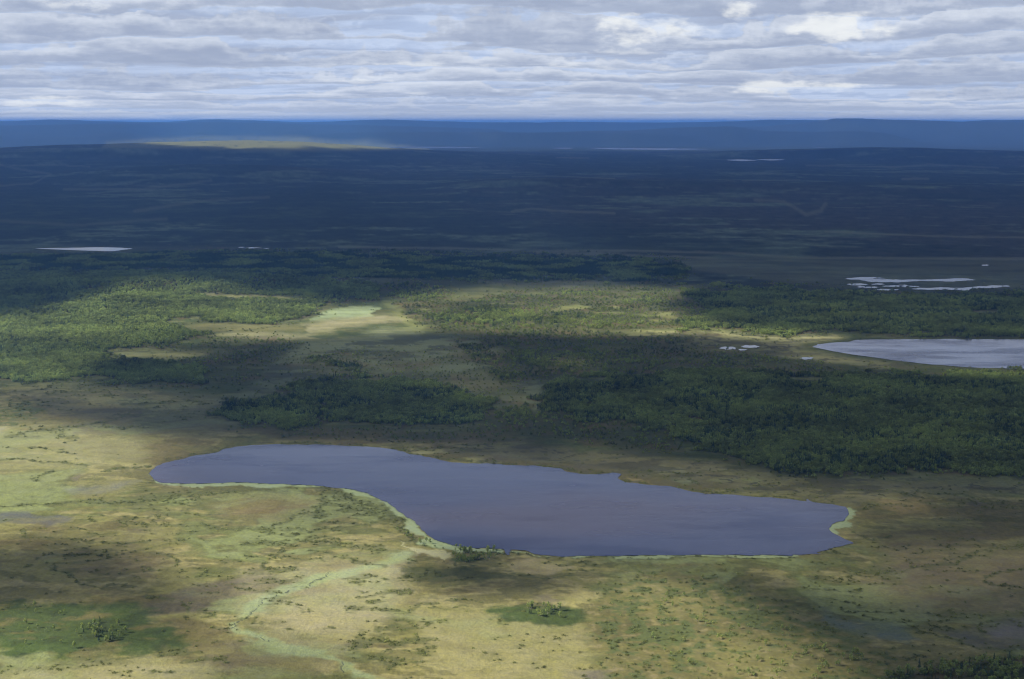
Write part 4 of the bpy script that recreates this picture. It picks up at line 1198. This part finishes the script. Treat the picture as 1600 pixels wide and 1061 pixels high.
# low willow and dwarf-birch scrub
sprotos = []
for i in range(4):
    acc = Acc()
    k = 26
    c = np.stack([rng.normal(0, 0.55, k), rng.normal(0, 0.55, k), np.abs(rng.normal(0.35, 0.25, k))], 1)
    acc.quads(c, np.full(k, 0.26), rng)
    sprotos.append(hidden_proto("shrub_tuft", acc.mesh("shrub_tuft"), mat_shrub))
all_p, all_s = [], []
for r0, r1, sp in ((650, 1300, 1.7), (1300, 2100, 2.8)):
    X, Y, rg2 = scatter_points(r0, r1, sp, int(r0) + 5)
    u, v = project(X, Y, 0 * X)
    ok = (u > -60) & (u < 1660) & (v < 1100)
    X, Y = X[ok], Y[ok]
    zt = ground_z(X, Y)
    _, d, _, sh, he = land_cover(X, Y, zt)
    pr = np.maximum(sh * 0.26, he * 0.22 * sstep(-0.1, 0.3, fbm(X, Y, 9.0, 3, 81)))
    keep = rg2.uniform(0, 1, len(X)) < pr
    for name, px, py, lev in WATERS[:2]:
        keep &= ~inside(X, Y, px, py)
    all_p.append(np.stack([X[keep], Y[keep], zt[keep]], 1))
    all_s.append(rg2.uniform(0.6, 1.35, keep.sum()) * (1.0 if r0 < 1300 else 1.4))
P_, S_ = np.vstack(all_p), np.concatenate(all_s)
print("shrub tufts", len(P_))
instancer("shrubs", sprotos, P_, rng.uniform(0, 6.28, len(P_)), S_, rng.integers(0, 4, len(P_)), "stuff", "low willow and dwarf birch scrub along the bog ridges")

# ------------------------------------------------------------------ the nearest trees, each an object of its own
def tree_parts(kind, seed):
    g = np.random.default_rng(seed)
    crown, trunk = Acc(), Acc()
    if kind == 'birch':
        h = 4.2
        cs = birch_crown(crown, h, 0, 0, 1.35, 9, 135, g, 0.30)
        trunk.stem([(0, 0, -0.2), (0.08, 0.03, h * 0.3), (-0.05, 0.06, h * 0.6), (0.03, 0, h * 0.93)], [0.13, 0.10, 0.07, 0.02], 6)
        for c_ in cs[::2]:
            trunk.stem([(0, 0, c_[2] * 0.55), (c_[0] * 0.5, c_[1] * 0.5, c_[2] * 0.8), tuple(c_)], [0.06, 0.045, 0.02], 4)
    elif kind == 'bent':
        h = 2.8
        cs = birch_crown(crown, h, 0.35, 0, 1.2, 6, 80, g, 0.27)
        trunk.stem([(0, 0, -0.2), (0.15, 0, h * 0.35), (0.45, 0.05, h * 0.7), (0.5, 0.05, h * 0.95)], [0.13, 0.11, 0.08, 0.02], 6)
        for c_ in cs[::2]:
            trunk.stem([(0.12, 0, c_[2] * 0.5), tuple(c_)], [0.06, 0.02], 4)
    else:
        h = 6.0
        conifer_crown(crown, h, 0, 0, 1.1, 150, g, 0.36)
        trunk.stem([(0, 0, -0.2), (0.03, 0, h * 0.5), (0, 0, h * 0.97)], [0.14, 0.09, 0.02], 6)
    me_c, me_t = crown.mesh("crown"), trunk.mesh("trunk")
    me_c.materials.append(mat_pine if kind == 'pine' else mat_birch)
    me_t.materials.append(mat_bark)
    return me_c, me_t

def make_tree(name, kind, seed):
    me_c, me_t = tree_parts(kind, seed)
    root = link(name, None)
    root.empty_display_size = 0.5
    c_ = link("crown", me_c, parent=root)
    t_ = link("trunk", me_t, parent=root)
    return root

def copy_tree(root):
    c_ = root.copy()
    scene.collection.objects.link(c_)
    for ch in root.children:
        d_ = ch.copy()
        scene.collection.objects.link(d_)
        d_.parent = c_
        d_.matrix_parent_inverse.identity()
    return c_

PROTO = {}
for kind, nm in (('birch', 'birch_tree'), ('bent', 'birch_tree'), ('pine', 'pine_tree')):
    PROTO[kind] = [make_tree(nm, kind, 900 + 7 * q_ + len(kind)) for q_ in range(3)]
USED = set()

def plant(kind, x, y, size, rot, label, group):
    q_ = tr_rng.randrange(3)
    src = PROTO[kind][q_]
    o_ = copy_tree(src) if (kind, q_) in USED else src
    USED.add((kind, q_))
    z_ = float(terrain_z(np.array([x]), np.array([y]))[0])
    o_.location = (x, y, z_)
    o_.rotation_euler = (0, 0, rot)
    o_.scale = (size,) * 3
    o_["label"], o_["category"], o_["group"] = label, "tree", group
    return o_

tr_rng = random.Random(41)

def in_poly1(px, py, poly):
    r_ = False
    for (x1, y1), (x2, y2) in zip(poly, poly[1:] + poly[:1]):
        if (y1 > py) != (y2 > py) and px < (x2 - x1) * (py - y1) / (y2 - y1) + x1:
            r_ = not r_
    return r_

STANDS = [  # outline in pixels of the photograph, how many, kinds, size, label, group
    ([(700,862),(728,858),(745,864),(790,860),(776,872),(745,882),(716,879)], 46, ('birch', 'birch', 'bent'), (0.75, 1.15),
     "bright green birch in the thicket beside the big lake's narrow outlet", "birches beside the lake outlet"),
    ([(612,822),(640,838),(690,853),(780,860),(776,864),(690,860),(640,848)], 16, ('birch', 'bent'), (0.65, 1.0),
     "small birch in the thin row behind the pale sedge of the lake's near shore", "birches along the lake's near shore"),
    ([(120,984),(150,970),(190,972),(200,990),(188,1006),(150,1003)], 34, ('birch', 'birch', 'pine'), (0.7, 1.1),
     "dark birch in the dense clump on the shaded green heath", "trees of the clump on the green heath"),
    ([(30,945),(90,948),(130,975),(160,1018),(110,1020),(30,1000)], 14, ('bent', 'birch'), (0.6, 0.9),
     "stunted birch standing apart from the dense clump on the green heath", "stunted birches apart from the clump"),
    ([(822,950),(850,946),(868,954),(850,966),(826,964)], 15, ('birch', 'birch', 'pine'), (0.75, 1.1),
     "round birch in the tight clump on the small green island in the bog", "trees on the green island in the bog"),
    ([(1010,905),(1100,905),(1180,950),(1230,990),(1290,1030),(1290,1061),(1180,1061),(1060,1050),(1000,985)], 72, ('bent', 'bent', 'birch'), (0.55, 0.95),
     "stunted birch with a pale stem scattered on the golden heath", "stunted birches on the golden heath"),
    ([(1240,1000),(1310,1010),(1360,1030),(1370,1061),(1270,1061)], 22, ('birch', 'bent'), (0.7, 1.05),
     "birch at the dark edge of the golden heath beside the corner wood", "birches between heath and corner wood"),
    ([(1372,1061),(1410,1050),(1450,1042),(1500,1038),(1560,1033),(1600,1028),(1600,1061)], 76, ('birch', 'birch', 'birch', 'pine'), (0.85, 1.3),
     "tall leafy birch in the shaded wood filling the photo's bottom right corner", "trees of the corner wood"),
]
for poly, count, kinds_, (s0, s1), label, group in STANDS:
    lo_u, hi_u = min(p_[0] for p_ in poly), max(p_[0] for p_ in poly)
    lo_v, hi_v = min(p_[1] for p_ in poly), max(p_[1] for p_ in poly)
    done, tries = 0, 0
    while done < count and tries < 4000:
        tries += 1
        pu, pv = tr_rng.uniform(lo_u, hi_u), tr_rng.uniform(lo_v, hi_v)
        if not in_poly1(pu, pv, poly):
            continue
        X_, Y_ = ground_at(pu, pv)
        kd = tr_rng.choice(kinds_)
        lb = label
        if kd == 'pine':
            lb = 'narrow dark pine ' + label[label.index(' in the '):].strip()
        plant(kd, float(X_), float(Y_), tr_rng.uniform(s0, s1) * (0.8 if kd == 'pine' else 1.0), tr_rng.uniform(0, 6.28), lb, group)
        done += 1
for pu, pv, sz, lb in ((831,951,0.9,"dark birch at the left end of the green bog island"), (858,953,1.15,"broad dark birch at the middle of the far edge of the green bog island"), (875,955,1.3,"large round birch at the right end of the green bog island"), (875,965,0.9,"low birch just in front of the large round one on the bog island"),
                       (116,1013,1.0,"lone birch in front of the dense clump on the green heath"), (40,1007,0.7,"lone small birch nearest the photo's left edge on the green heath"), (672,850,0.9,"single pale-stemmed birch against the pale sedge left of the lake outlet"),
                       (1240,1026,0.95,"pale leaning birch in the middle of the golden heath"), (1187,1018,0.9,"pale bare-stemmed birch left of the leaning one on the golden heath"), (1170,1056,1.05,"dark birch nearest the photo's lower edge on the golden heath")):
    X_, Y_ = ground_at(pu, pv)
    o_ = plant('birch' if 'lean' not in lb else 'bent', float(X_), float(Y_), sz, tr_rng.uniform(0, 6.28), lb, "lone trees on the bog and heath")

# ------------------------------------------------------------------ haze: the air between the camera and the far fells
mat_haze, N = material("blue air")
pv = N.new('ShaderNodeVolumePrincipled')
pv.inputs['Color'].default_value = (0.16, 0.41, 1.0, 1)
pv.inputs['Density'].default_value = 0.000068
pv.inputs['Anisotropy'].default_value = 0.2
o = N.new('ShaderNodeOutputMaterial')
N.t.links.new(pv.outputs[0], o.inputs['Volume'])
S = 64000.0
zlo, zhi = -6.0, 376.0
co = np.array([(-S, -S, zlo), (S, -S, zlo), (S, S, zlo), (-S, S, zlo), (-S, -S, zhi), (S, -S, zhi), (S, S, zhi), (-S, S, zhi)])
faces = np.array([(0, 3, 2, 1), (4, 5, 6, 7), (0, 1, 5, 4), (1, 2, 6, 5), (2, 3, 7, 6), (3, 0, 4, 7)])
link("haze", mesh_from("haze", co, faces, False), mat_haze, kind="stuff")
